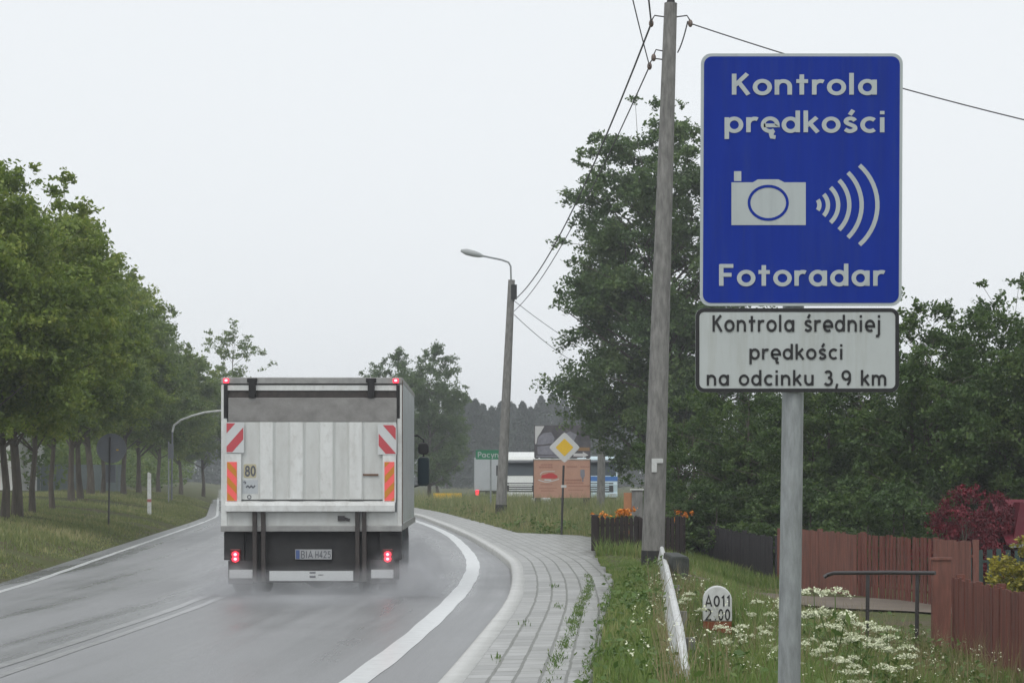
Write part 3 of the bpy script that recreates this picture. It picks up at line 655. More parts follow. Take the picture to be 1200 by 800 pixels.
# straggling far right field
p=scatter(60000, lambda d: Sf(d)+.02, lambda d: Sf(d)+13, 62, 150, 203, 1.3)
q_=scatter(9000, lambda d: Sf(d)+.6, lambda d: Sf(d)+13, 63, 120, 231, 1.2); q_=q_[vnoise(q_[:,0],q_[:,1],.14,17)>.1]; grass('seed_stalks',q_,.3,.8,.008,M['straw'],'pale dry grass stalks in the field below the billboards',232,.4,patch(q_,.1,7))
grass('field_grass',p,.12,.5,.012,M['grass_short'],'rough pale grass below the billboards',204,.6,(.35+.9*np.clip(.5+.8*vnoise(p[:,0],p[:,1],.16,4),0,1.2))*np.clip((p[:,0]-Sf(p[:,1]))/1.2+.3,.3,1.5))
p=scatter(26000, lambda d: np.maximum(Sf(d)+.03,1.6), lambda d: Sf(d)+4, 47, 62, 205)
p=keep(p,~((p[:,1]>48.0)&(p[:,0]<2.1)))
grass('garden_grass',p,.1,.4,.011,M['grass_long'],'grass and weeds between the dark fence and the wire fence',206,.5,patch(p,.2,4))
# left bank
p=scatter(130000, lambda d: Lf(d)-.5, lambda d: Lf(d)-8.5, 28, 150, 207, 1.35)
hm_=patch(p,.1,6)*np.clip((Lf(p[:,1])-p[:,0]-.45)/1.2+.25,.25,1); bare=vnoise(p[:,0],p[:,1],.09,8)>.28+.25*np.exp(-(Lf(p[:,1])-p[:,0])/3)
p=p[~bare]; hm_=hm_[~bare]
grass('bank_grass',p,.06,.22,.013,M['grass_short'],'short grass with bare brown patches on the left bank',208,.6,hm_)
# weeds in the pavement joints
rs=np.random.default_rng(211); pl=[]
for _ in range(130):
    d=rs.uniform(17,36); off=rs.choice([.33,.3,.6,.86,.04],p=[.42,.27,.02,.01,.28]); c=np.array([Sf(d)-off+rs.normal()*.02,d]); k=rs.integers(8,40)
    pl.append(c+rs.normal(size=(k,2))*np.array([.028,.26]))
p=np.concatenate(pl); q=grass('joint_weeds',p,.01,.05,.006,M['weed'],'weeds growing out of the pavement joints',212,1.2)
me=q.data; co=np.empty(len(me.vertices)*3,np.float32); me.vertices.foreach_get('co',co); co=co.reshape(-1,3)
ins=co[:,0]<Sf(co[:,1])+.03; co[:,2]+=np.where(ins,.06+KH(co[:,1])+.02,0); me.vertices.foreach_set('co',co.ravel()); me.update()

# umbellifers
def umbel_proto(seed):
    rs=np.random.default_rng(seed); root=empty('wildflower',(0,0,0),'white flat-topped wildflower standing in the long verge grass','wildflower','white wildflowers around the sign post')
    hh=rs.uniform(.55,.8); heads=[(rs.normal()*.03,rs.normal()*.03,hh,.1)]
    for k in range(rs.integers(2,5)):
        a=rs.uniform(0,6.28); r=rs.uniform(.1,.24); heads.append((r*math.cos(a),r*math.sin(a),hh*rs.uniform(.62,.97),rs.uniform(.05,.095)))
    s=MB()
    for (x,y,z,r) in heads: s.tube([(0,0,0),(x*.15,y*.15,z*.45),(x*.8,y*.8,z*.85),(x,y,z)],[.006,.005,.004,.003],5,cap=False)
    s.build('stem',M['weed'],root,recalc=False)
    for (x,y,z,r) in heads:
        nu=15; CC=[]
        for k in range(nu):
            a=k*2.4+rs.uniform(0,.5); q=r*math.sqrt((k+.3)/nu)*1.05; c0=np.array([x+q*math.cos(a),y+q*math.sin(a),z+.03-.35*q*q/r+rs.normal()*.008])
            CC.append(c0+rs.normal(size=(14,3))*np.array([.012,.012,.007]))
        V,F=leaves(np.concatenate(CC),.018,rs,flat=.8,asp=.9); np_obj('flower_head',V,F,M['petal_white'],root)
    n=26; C=np.stack([rs.normal(size=n)*.07,rs.normal(size=n)*.07,rs.uniform(.1,.5,n)],1); V,F=leaves(C,.1,rs,asp=.35); np_obj('foliage',V,F,M['weed'],root)
    return root
ups=[umbel_proto(301+i) for i in range(4)]; used=set()
def wild(px,py,d):
    k=random.randrange(4); root=ups[k]
    o=root if k not in used else copy_tree(root); used.add(k)
    x=PX(px,d); g=h1(x,d); s=max(.6,min(1.9,(PZ(py-8,d)-g)/.68)); o.location=(x,d,g); o.scale=(s,s,s); o.rotation_euler.z=random.uniform(0,6.28)
for (px,py,d) in [(980,690,22),(955,703,22.5),(1004,733,22),(1016,742,20.8),(968,738,22.5),(952,752,21.5),(1008,757,20),(972,764,19.5),(990,776,19.2),(1000,794,18.2),(1030,786,18.8),
        (948,780,19),(985,748,21),(1062,768,20.5),(888,714,24),(902,728,22.5),(872,746,20.8),(898,766,19.6),(860,770,19.8),(915,788,18.5),(845,790,18.6),(806,730,23),(930,708,23.5),(1040,752,21.2)]:
    wild(px,py,d)

# ------------------------------------------------------------------ stroke lettering
def arc(cx,cy_,rx,ry,a0,a1,n=18): return [(cx+rx*math.cos(R(a0+(a1-a0)*i/n)), cy_+ry*math.sin(R(a0+(a1-a0)*i/n))) for i in range(n+1)]
def spl(pts,n=6):
    out_=[]; p=[pts[0]]+pts+[pts[-1]]
    for i in range(1,len(p)-2):
        for k in range(n):
            t=k/n; out_.append(tuple(.5*((2*p[i][j])+(-p[i-1][j]+p[i+1][j])*t+(2*p[i-1][j]-5*p[i][j]+4*p[i+1][j]-p[i+2][j])*t*t+(-p[i-1][j]+3*p[i][j]-3*p[i+1][j]+p[i+2][j])*t**3) for j in (0,1)))
    return out_+[pts[-1]]
S_=spl([(.66,.77),(.56,.88),(.38,.92),(.2,.85),(.15,.7),(.27,.57),(.46,.48),(.63,.37),(.65,.21),(.5,.1),(.3,.08),(.1,.2)])
G={
'K':(.98,[[(.1,0),(.1,1.4)],[(.82,1.4),(.14,.62)],[(.36,.82),(.88,0)]]),
'F':(.85,[[(.1,0),(.1,1.4)],[(.02,1.3),(.78,1.3)],[(.1,.72),(.68,.72)]]),
'o':(1.02,[arc(.5,.5,.4,.42,0,360,28)]),
'a':(1.05,[arc(.48,.5,.38,.42,0,360,28),[(.88,0),(.88,1.0)]]),
'd':(1.05,[arc(.48,.5,.38,.42,0,360,28),[(.88,0),(.88,1.45)]]),
'p':(1.05,[arc(.54,.5,.38,.42,0,360,28),[(.12,-.45),(.12,1.0)]]),
'n':(1.0,[[(.12,0),(.12,1.0)],[(.12,.5)]+arc(.47,.55,.35,.36,180,0,14)+[(.82,0)]]),
'm':(1.5,[[(.12,0),(.12,1.0)],[(.12,.5)]+arc(.42,.57,.3,.34,180,0,12)+[(.72,0)],[(.72,.5)]+arc(1.02,.57,.3,.34,180,0,12)+[(1.32,0)]]),
'u':(1.0,[[(.85,0),(.85,1.0)],[(.15,1.0)]+arc(.5,.45,.35,.36,180,360,14)]),
'r':(.68,[[(.12,0),(.12,1.0)],[(.12,.45)]+arc(.47,.53,.35,.38,180,62,10)]),
't':(.72,[[(.32,0),(.32,1.35)],[(.02,.9),(.66,.9)]]),
'l':(.36,[[(.14,0),(.14,1.45)]]),
'i':(.36,[[(.14,0),(.14,1.0)],[(.14,1.2),(.14,1.42)]]),
'j':(.4,[[(.2,1.0),(.2,-.2),(.1,-.38),(-.1,-.38)],[(.2,1.2),(.2,1.42)]]),
'k':(.88,[[(.12,0),(.12,1.45)],[(.74,1.0),(.16,.42)],[(.34,.6),(.8,0)]]),
'e':(1.0,[[(.14,.46),(.9,.46)]+arc(.5,.5,.4,.43,-4,304,24)]),
'c':(.92,[arc(.52,.5,.4,.42,48,312,22)]),
's':(.8,[S_]),
'y':(.85,[[(.08,1.0),(.42,.05)],[(.78,1.0),(.3,-.4)]]),
'P':(.9,[[(.12,0),(.12,1.4),(.5,1.4)]+arc(.5,1.05,.32,.35,90,-90,12)+[(.12,.7)]]),
'3':(.95,[arc(.45,1.02,.3,.3,150,-90,14),arc(.45,.4,.36,.34,90,-150,16)]),
'9':(.98,[arc(.48,.95,.36,.38,0,360,24),[(.84,.95)]+arc(.44,.6,.4,.55,10,-70,10)]),
'0':(.98,[arc(.48,.7,.36,.62,0,360,28)]),
'1':(.6,[[(.08,1.1),(.36,1.36),(.36,0)]]),
'2':(.95,[arc(.45,1.0,.35,.34,165,-25,14)+[(.1,.08),(.86,.08)]]),
'4':(.95,[[(.65,0),(.65,1.4),(.08,.42),(.88,.42)]]),
'5':(.95,[[(.8,1.32),(.22,1.32),(.18,.8)]+arc(.44,.46,.38,.4,115,-150,16)]),
'8':(.95,[arc(.46,1.03,.3,.3,0,360,22),arc(.46,.38,.36,.33,0,360,22)]),
'A':(1.05,[[(.04,0),(.5,1.4),(.96,0)],[(.2,.42),(.8,.42)]]),
'B':(.95,[[(.12,0),(.12,1.4),(.48,1.4)]+arc(.48,1.06,.28,.33,90,-90,10)+[(.12,.73)],[(.48,.73)]+arc(.5,.37,.34,.36,90,-90,10)+[(.12,.01)]]),
'I':(.36,[[(.14,0),(.14,1.4)]]),
'H':(1.0,[[(.12,0),(.12,1.4)],[(.86,0),(.86,1.4)],[(.12,.7),(.86,.7)]]),
',':(.42,[[(.22,.16),(.1,-.28)]]),'.':(.42,[[(.16,.0),(.16,.2)]]),' ':(.55,[]),
}
G['ś']=(G['s'][0],G['s'][1]+[[(.36,1.16),(.56,1.48)]])
G['ć']=(G['c'][0],G['c'][1]+[[(.46,1.16),(.68,1.48)]])
G['ę']=(G['e'][0],G['e'][1]+[[(.66,.1),(.55,-.12),(.6,-.3),(.8,-.33)]])
def ribbon(mb, pts, wd, y, th, m=0, tf=lambda p: p):
    pts=[np.array(p,float) for p in pts]; n=len(pts)
    closed=n>3 and np.linalg.norm(pts[0]-pts[-1])<1e-6
    if closed: pts=pts[:-1]; n-=1
    Lp=[];Rp=[]
    for i in range(n):
        a=pts[(i-1)%n] if (closed or i>0) else None; b=pts[(i+1)%n] if (closed or i<n-1) else None
        t1=(pts[i]-a) if a is not None else None; t2=(b-pts[i]) if b is not None else None
        if t1 is None: t1=t2
        if t2 is None: t2=t1
        t1=t1/(np.linalg.norm(t1)+1e-9); t2=t2/(np.linalg.norm(t2)+1e-9); t=t1+t2; t=t/(np.linalg.norm(t)+1e-9)
        nn=np.array([-t[1],t[0]]); k=1/max(.5,abs(np.dot(nn,np.array([-t1[1],t1[0]]))))
        Lp.append(tf(pts[i]+nn*wd/2*k)); Rp.append(tf(pts[i]-nn*wd/2*k))
    V=[];F=[]
    for i in range(n):
        V+= [(Lp[i][0],y-th,Lp[i][1]),(Rp[i][0],y-th,Rp[i][1]),(Lp[i][0],y,Lp[i][1]),(Rp[i][0],y,Rp[i][1])]
    for i in range(n if closed else n-1):
        a=4*i; b=4*((i+1)%n); F+=[(a,a+1,b+1,b),(a+2,a,b,b+2),(a+1,a+3,b+3,b+1)]
    if not closed: F+=[(0,2,3,1),(4*n-4,4*n-3,4*n-1,4*n-2)]
    mb.add(V,F,m)
def text_w(s, track): return sum(G[c][0] for c in s)+track*(len(s)-1)
def text(mb, s, x0, x1, zb, capz, y, th=.003, wd=.2, track=.12, m=0):   # cap height 1.4 units maps onto capz
    sy=capz/1.4; sx=(x1-x0)/(text_w(s,track)-.1); cx=0; q=0
    for c in s:
        adv,str_=G[c]
        for st in str_:
            q+=1; ribbon(mb, st, wd, y, th+.0006*(q%5), m, lambda p,cx=cx: (x0+(p[0]+cx)*sx, zb+p[1]*sy))
        cx+=adv+track
def rrect(x0,x1,z0,z1,r,n=6):
    o_=[]
    for (cx,cz,a) in [(x1-r,z0+r,-90),(x1-r,z1-r,0),(x0+r,z1-r,90),(x0+r,z0+r,180)]:
        for i in range(n+1): o_.append((cx+r*math.cos(R(a+90*i/n)), cz+r*math.sin(R(a+90*i/n))))
    return o_

# ------------------------------------------------------------------ the speed camera sign
D=11.7; kx=D/FPX
sx0=PX(930,D); gz=h1(sx0,D)
sg=empty('speed_camera_sign',(sx0,D,gz),'large blue speed camera sign with a white plate below on a grey steel post','road sign')
def sU(x): return PX(x,D)-sx0
def sV(y): return PZ(y,D)-gz
MB().tube([(sU(925),.075,0),(sU(931.5),.075,sV(440)),(sU(933),.075,sV(75))],[.057,.053,.053],20).build('post',M['steel'],sg,smooth=True)
def tilt(pts): return pts
pn=MB().prism([(sU(821),sV(357.5)),(sU(822),sV(65)),(sU(1058),sV(62.5)),(sU(1056),sV(358.5))],0,.004)
# rounded panel: border plate and blue field in front of it
quad=lambda ins,r: [(x+((z-sV(358))/(sV(63)-sV(358)))*.006,z) for x,z in rrect(sU(820)+ins,sU(1056.5)-ins,sV(358.5)+ins,sV(63)-ins,r)]
pnl=MB().prism(quad(0,.05),-.004,.004).build('blue_panel',[M['sign_grey']],sg)
MB().prism(quad(.015,.04),-.0065,-.0042).build('blue_field',M['sign_blue'],pnl)
for zc in (95,215,330):
    MB().box(sU(828),sU(1050),.006,.022,sV(zc)-.02,sV(zc)+.02).build('back_rail',M['steel'],pnl)
tx=MB(); yt=-.0068
text(tx,'Kontrola',sU(858),sU(1026),sV(111.5),(111.5-87)*kx,yt,wd=.25,track=.16)
text(tx,'prędkości',sU(849),sU(1036),sV(155.5),(155.5-131)*kx,yt,wd=.25,track=.16)
text(tx,'Fotoradar',sU(843),sU(1035),sV(335),(335-310)*kx,yt,wd=.25,track=.16)
tx.build('lettering',M['sign_grey'],pnl,recalc=False)
ic=MB()
ic.prism([(sU(a),sV(b)) for a,b in [(857,264),(944,264),(944,214),(919,214),(912,210.5),(888,210.5),(882,214),(857,214)]],-.009,-.0068)
ic.prism([(sU(a),sV(b)) for a,b in [(860,212.5),(868.5,212.5),(868.5,201),(860,201)]],-.009,-.0068)
ico=ic.build('camera_symbol',M['sign_grey'],pnl)
ln=MB(); ribbon(ln,[(sU(900)+math.cos(R(a))*22.5*kx,sV(238)+math.sin(R(a))*19.5*kx) for a in range(0,361,10)],3.2*kx,-.0092,.0015); ln.build('lens_ring',M['sign_blue'],ico,recalc=False)
for ax,hh,sg_ in zip([960,970,982,995,1009.5,1028],[6,12.5,20.5,29,38,46.5],[2,5,9,12,16,21]):
    r=(hh*hh+sg_*sg_)/(2*sg_); c=ax-r; a1=math.degrees(math.asin(min(1,hh/r)))
    wv=MB(); ribbon(wv,[(sU(c)+r*kx*math.cos(R(t)),sV(240.5)+r*kx*math.sin(R(t))) for t in np.linspace(-a1,a1,16)],5*kx,-.0068,.002); wv.build('radio_wave',M['sign_grey'],pnl,recalc=False)
pl2=MB().prism([(x-((z-sV(459))/(sV(361)-sV(459)))*.0,z) for x,z in rrect(sU(815),sU(1053.5),sV(459.5),sV(361),.042)],-.004,.004).build('white_plate',M['sign_plate'],sg)
bd=MB(); pts=rrect(sU(817.3),sU(1051.2),sV(457.2),sV(363.3),.034); ribbon(bd,pts+[pts[0]],4.4*kx,-.0042,.0016); bd.build('black_border',M['black'],pl2,recalc=False)
tx=MB(); yt=-.0043
text(tx,'Kontrola średniej',sU(835),sU(1031),sV(388.5),(388.5-369.5)*kx,yt,wd=.225,track=.19)
text(tx,'prędkości',sU(878),sU(987),sV(421),(421-403.5)*kx,yt,wd=.225,track=.19)
text(tx,'na odcinku 3,9 km',sU(828),sU(1038),sV(451.5),(451.5-434)*kx,yt,wd=.225,track=.19)
tx.build('lettering',M['black'],pl2,recalc=False)
for zc in (385,437): MB().box(sU(905),sU(960),.006,.02,sV(zc)-.018,sV(zc)+.018).build('clamp',M['steel'],pl2)

# ------------------------------------------------------------------ the lorry on the road
TD=32.5; TX=PX(365,TD)
tr=empty('box_lorry',(TX,TD,0),'white box lorry with tail lift and red lights lit, driving away in spray','lorry',None,R(.8))
k_=FPX/TD
def U(x): return (x-365)/k_
def W(y): return CAM_H-(y-560)/k_
zb,ztop=W(621),W(442.5)
cb=MB().box(U(259.5),U(470.5),.05,6.4,zb,ztop).build('cargo_box',M['truck_side'],tr,bevel=.02)
for (x0,x1) in ((U(259),U(263)),(U(468),U(471))):
    MB().box(x0,x1,.3,6.41,ztop-.05,ztop+.012).build('roof_edge',M['truck_trim'],cb)
MB().box(U(470.5)+.001,U(470.5)+.02,.06,6.38,zb,zb+.09).build('side_rail',M['truck_trim'],cb)
MB().box(U(470.5)+.001,U(470.5)+.012,.08,.12,zb,ztop-.03).build('corner_strip',M['rust'],cb)
# rear frame
for x0,x1 in ((U(259.5),U(266.5)),(U(465.5),U(470.8))):
    MB().box(x0,x1,-.02,.049,zb+.0,ztop-.1).build('rear_post',M['truck_white'],tr,bevel=.006)
MB().box(U(259.3),U(471),-.03,.048,W(449.5),ztop+.004).build('top_rail',M['truck_trim'],tr,bevel=.006)
MB().box(U(266.5),U(465.5),.0,.045,W(451.5),W(449.6)).build('rubber_seal',M['rubber'],tr)
MB().box(U(267),U(465),-.008,.042,W(457.3),W(451.2)).build('header_strip',M['truck_white'],tr)
MB().box(U(266.8),U(465.2),.012,.044,W(494),W(457.4)).build('door_gap',M['arm_brown'],tr)
MB().box(U(268),U(465),-.05,.0,W(494.2),W(466)).build('grey_flap',M['truck_dirty'],tr,bevel=.008)
for x0,x1 in ((262.6,267),(464.4,468.6)):
    MB().box(U(x0),U(x1),-.027,-.0205,W(490),W(451)).build('corner_seal',M['rubber'],tr)
for cxp in (296,435):
    b=MB(); b.box(U(cxp-4),U(cxp+4),-.075,.0,W(466),W(444)); b.box(U(cxp-6),U(cxp+6),-.06,-.0,W(448),W(443)); b.build('hinge_buffer',M['rubber'],tr,bevel=.008)
# tail lift platform: corrugated panel, lip below
pf=MB(); prof=[]; xr=[(305,321),(340,356),(375,391),(409,425)]
zt_,zl=W(494.4),W(585)
edges=[U(267.5)]+[e for a,b in xr for e in (U(a),U(b))]+[U(464.5)]
poly=[(U(267.5),-.0),(U(267.5),-.05)]
for a,b in xr: poly+=[(U(a)-.028,-.05),(U(a)+.008,-.085),(U(b)-.008,-.085),(U(b)+.028,-.05)]
poly+=[(U(464.5),-.05),(U(464.5),.0)]
n=len(poly); pf.add([(x,y,zl) for x,y in poly]+[(x,y,zt_) for x,y in poly],[tuple(range(n)),tuple(range(2*n-1,n-1,-1))]+[(i,(i+1)%n,(i+1)%n+n,i+n) for i in range(n)])
pfo=pf.build('lift_platform',M['truck_rib'],tr)
rb_=MB()
for a,b in xr: rb_.box(U(a)+.01,U(b)-.01,-.088,-.0852,zl+.01,zt_-.004)
rb_.build('raised_rib',M['truck_white'],pfo)
MB().prism_x([(-.0,W(586)),(-.13,W(588)),(-.145,W(592)),(-.14,W(599)),(-.0,W(599.5))],U(265),U(463)).build('platform_lip',M['truck_white'],pfo,bevel=.006)
MB().box(U(435)-.11,U(435)+.1,-.075,-.05,W(557),W(555)).build('handle',M['rust'],pfo)
# lower sill
MB().box(U(266.6),U(465.4),-.012,.044,W(615.5),W(599.8)).build('door_sill',M['truck_rib'],tr)
MB().box(U(259),U(471),-.035,.05,W(622.5),W(615.6)).build('bottom_rail',M['truck_trim'],tr,bevel=.008)
lt_=MB(); lt_.box(U(396),U(404),-.05,-.012,W(610),W(604)); lt_.tube([(U(403),-.035,W(607)),(U(410),-.045,W(609))],.02,8); lt_.build('latch',M['dark_steel'],tr)
for a in (296.5,306.5,416.5,424.5):
    ar=MB(); ar.prism_x([(-.1,W(598)),(-.02,W(598)),(.03,W(640)),(.03,W(681)),(-.05,W(681)),(-.06,W(640))],U(a),U(a+5.0)); ar.build('lift_arm',M['arm_brown'],tr,bevel=.006)
# under-body
un=MB(); un.box(U(286),U(450),.1,.16,W(676),W(623)); un.box(U(262),U(286),.06,.5,W(656),W(623)); un.box(U(444),U(470),.06,.5,W(656),W(623))
un.build('under_panel',M['truck_under'],tr,bevel=.01)
ch=MB(); ch.box(-.42,-.34,.2,8.4,.62,.86); ch.box(.34,.42,.2,8.4,.62,.86); ch.build('chassis_rail',M['truck_under'],tr)
MB().box(U(267.5),U(297.5),-.0,.1,W(684),W(656.2)).build('lamp_bracket',M['truck_under'],tr,bevel=.01)
MB().box(U(433.5),U(463),-.0,.1,W(684),W(656.2)).build('lamp_bracket',M['truck_under'],tr,bevel=.01)
for a,b,nm in ((269,296,''),(435,461,'')):
    MB().box(U(a),U(b),-.012,-.001,W(677),W(667)).build('pale_reflector',M['white_refl'],tr)
ub=MB().box(U(300),U(430),-.02,.08,W(682),W(667.5)).build('underride_bar',M['truck_under'],tr,bevel=.01)
MB().box(U(316),U(414),-.03,-.0205,W(680),W(668.5)).build('white_band',M['white_refl'],ub)
mk=MB(); mk.box(U(363),U(370),-.033,-.0305,W(671.5),W(669.5)); mk.box(U(363),U(370),-.033,-.0305,W(676.5),W(674)); mk.box(U(373),U(379),-.033,-.0305,W(673.6),W(672.6)); mk.build('band_marking',M['plate_ink'],ub)
# number plate
np_=MB().box(U(345.5),U(388.5),.06,.075,W(655.3),W(643.5)).build('number_plate',M['plate_white'],tr,bevel=.004)
MB().box(U(346.3),U(350.8),.056,.0598,W(654.6),W(644.2)).build('blue_band',M['plate_blue'],np_)
t=MB(); text(t,'BIA',U(352.3),U(365.8),W(653.6),(653.6-645.6)/k_,.0595,th=.002,wd=.2,track=.2); text(t,'H425',U(369),U(387),W(653.6),(653.6-645.6)/k_,.0595,th=.002,wd=.2,track=.2); t.build('lettering',M['plate_ink'],np_,recalc=False)
# lamps
for px in (265.5,463.8):
    l=MB().box(U(px-3.2),U(px+3.2),-.05,-.031,W(448.6),W(443.6)).build('marker_lamp',M['lamp_red'],tr,bevel=.006)
    MB().sphere((U(px),-.05,W(445.8)),(.022,.01,.016),12).build('bulb',M['bulb_red'],l,smooth=True)
for px in (276,454.2):
    hs_=MB().box(U(px-6),U(px+6),.0,.058,W(661),W(643)).build('tail_lamp',M['lens_dark'],tr,bevel=.008)
    for yy in (649.2,654.6):
        MB().sphere((U(px),-.004,W(yy)),(.05,.016,.042),14).build('lens',M['lamp_red'],hs_,smooth=True)
        MB().sphere((U(px),-.012,W(yy)),(.026,.012,.022),12).build('bulb',M['bulb_red'],hs_,smooth=True)
# warning boards
def clip_poly(poly, x0,x1,z0,z1):
    def cl(p, f, g):
        o_=[]
        for i in range(len(p)):
            a,b=p[i],p[(i+1)%len(p)]; fa,fb=f(a),f(b)
            if fa>=0: o_.append(a)
            if fa*fb<0: t=fa/(fa-fb); o_.append((a[0]+(b[0]-a[0])*t,a[1]+(b[1]-a[1])*t))
        return o_
    for f in (lambda p:p[0]-x0, lambda p:x1-p[0], lambda p:p[1]-z0, lambda p:z1-p[1]):
        if len(poly)>2: poly=cl(poly,f,None)
    return poly
def stripes(mb,x0,x1,z0,z1,pitch,wd,dir_,y,th,off=0):
    for i in range(-6,14):
        c=z0+off+i*pitch; h_=(x1-x0)*dir_
        p=clip_poly([(x0,c),(x1,c+h_),(x1,c+h_+wd),(x0,c+wd)],x0,x1,z0,z1)
        if len(p)>2: mb.prism(p,y-th,y)
for (a,b,c,d_,dr,off) in ((265.5,287,494.8,530.5,1.15,.03),(443,465,497,532.5,-1.15,.23)):
    bo=MB().box(U(a),U(b),-.098,-.09,W(d_),W(c)).build('warning_board',M['white_refl'],tr)
    s=MB(); stripes(s,U(a)+.012,U(b)-.012,W(d_)+.012,W(c)-.012,.345,.165,dr,-.0985,.002,off-.12); s.build('red_stripe',M['red_refl'],bo)
for (a,b,dr) in ((267,278.5,-1.1),(450.8,462.3,1.1)):
    MB().box(U(a)-.025,U(b)+.06 if dr<0 else U(b)+.02,-.09,-.0855,W(588),W(531.5)).build('board_backing',M['truck_white'],tr)
    bo=MB().box(U(a),U(b),-.098,-.0905,W(586.5),W(541)).build('marker_board',M['pink_refl'],tr)
    s=MB(); stripes(s,U(a)+.003,U(b)-.003,W(586.5)+.003,W(541)-.003,.215,.1,dr,-.0985,.002,.02); s.build('orange_stripe',M['orange_refl'],bo)
# stickers
st=MB().prism(rrect(U(286.2),U(300.8),W(559.5),W(543.5),.02),-.0545,-.0505).build('speed_sticker',M['sticker_yellow'],tr)
t=MB(); text(t,'80',U(287.8),U(299.6),W(557.3),(557.3-545.8)/k_,-.0546,th=.0015,wd=.3,track=.12); t.build('lettering',M['plate_ink'],st,recalc=False)
ls=MB().box(U(284.5),U(303),-.0535,-.0505,W(578),W(562)).build('logo_sticker',M['truck_side'],tr)
t=MB(); ribbon(t,spl([(U(286),W(565)),(U(287.5),W(564)),(U(288.6),W(565.6)),(U(287),W(566.4))],4),.014,-.0536,.0012)
ribbon(t,spl([(U(289),W(571)),(U(291),W(569)),(U(293),W(571)),(U(295),W(569)),(U(297),W(571)),(U(299.5),W(568.5))],5),.02,-.0536,.0012)
ribbon(t,[(U(292.6)+.024*math.cos(a),W(582)+.024*math.sin(a)) for a in np.linspace(0,6.2832,15)],.012,-.0536,.0012); t.build('logo_mark',M['plate_ink'],ls,recalc=False)
# wheels
def wheel(x,y,r,wd,nm='wheel'):
    wo=bpy.data.objects.new(nm,None); col.objects.link(wo); wo.parent=tr; wo.location=(x,y,r)
    h_=wd/2
    MB().lathe_x([(-h_*.8,r*.58),(-h_,r*.72),(-h_,r*.88),(-h_*.8,r*.97),(-h_*.5,r),(-h_*.45,r*.985),(-h_*.1,r*.985),(-h_*.08,r),(h_*.08,r),(h_*.1,r*.985),(h_*.45,r*.985),(h_*.5,r),(h_*.8,r*.97),(h_,r*.88),(h_,r*.72),(h_*.8,r*.58)],0,0,0,32).build('tyre',M['rubber'],wo,smooth=True)
    MB().lathe_x([(-h_*.78,.0),(-h_*.5,r*.12),(-h_*.35,r*.3),(-h_*.7,r*.5),(-h_*.8,r*.6),(h_*.8,r*.6),(h_*.7,r*.5),(h_*.35,r*.3),(h_*.5,r*.12),(h_*.78,0)],0,0,0,24).build('rim',M['truck_trim'],wo,smooth=True)
for x in (-1.02,-.74,.74,1.02): wheel(x,.85,.43,.25)
for x in (-.98,.98): wheel(x,7.0,.42,.27)
ax=MB(); ax.tube([(-.95,.85,.43),(.95,.85,.43)],.07,10); ax.sphere((0,.85,.43),(.24,.2,.18),14); ax.build('rear_axle',M['truck_under'],tr,smooth=True)
for a,b in ((271,318),(418,467)):
    MB().box(U(a),U(b),.3,.33,.2,.86).build('mudflap',M['rubber'],tr)
ex=MB(); ex.prism([(U(355),W(681)),(U(392),W(681)),(U(384),W(688)),(U(372),W(690)),(U(366),W(688))],.12,.3); ex.build('hitch_bracket',M['truck_under'],tr)
# cab
cbb=MB(); cbb.prism_x([(6.6,.55),(8.35,.55),(8.45,1.3),(8.2,2.25),(7.9,2.45),(6.6,2.5)],-1.08,1.08); cabo=cbb.build('cab',M['cab_green'],tr,bevel=.05)
MB().prism_x([(8.46,1.4),(8.24,2.18),(8.26,2.19),(8.48,1.41)],-.98,.98).build('windscreen',M['glass_dark'],cabo)
for s in (-1,1):
    MB().prism_x([(7.1,1.35),(8.1,1.35),(7.95,2.15),(7.1,2.2)],s*1.081-.004,s*1.081+.004).build('side_window',M['glass_dark'],cabo)
    mo=bpy.data.objects.new('mirror',None); col.objects.link(mo); mo.parent=tr; mo.location=(s*1.36,7.5,0)
    if s<0: mo.location.x=-1.2
    MB().tube([(-s*.28,.1,2.3),(-s*.1,.05,2.32),(0,0,2.25),(0,0,1.5),(-s*.28,.1,1.42)],.016,8).build('mirror_arm',M['black'],mo)
    MB().prism(rrect(-.1,.1,1.47,1.96,.06),-.03,.07).build('main_mirror',M['cab_green'],mo,bevel=.015)
    MB().prism(rrect(-.08,.08,1.5,1.93,.05),-.034,-.0305).build('mirror_glass',M['glass_cab'],mo)
    MB().prism(rrect(-.09,.09,2.0,2.2,.06),-.03,.06).build('wide_mirror',M['black'],mo,bevel=.02)
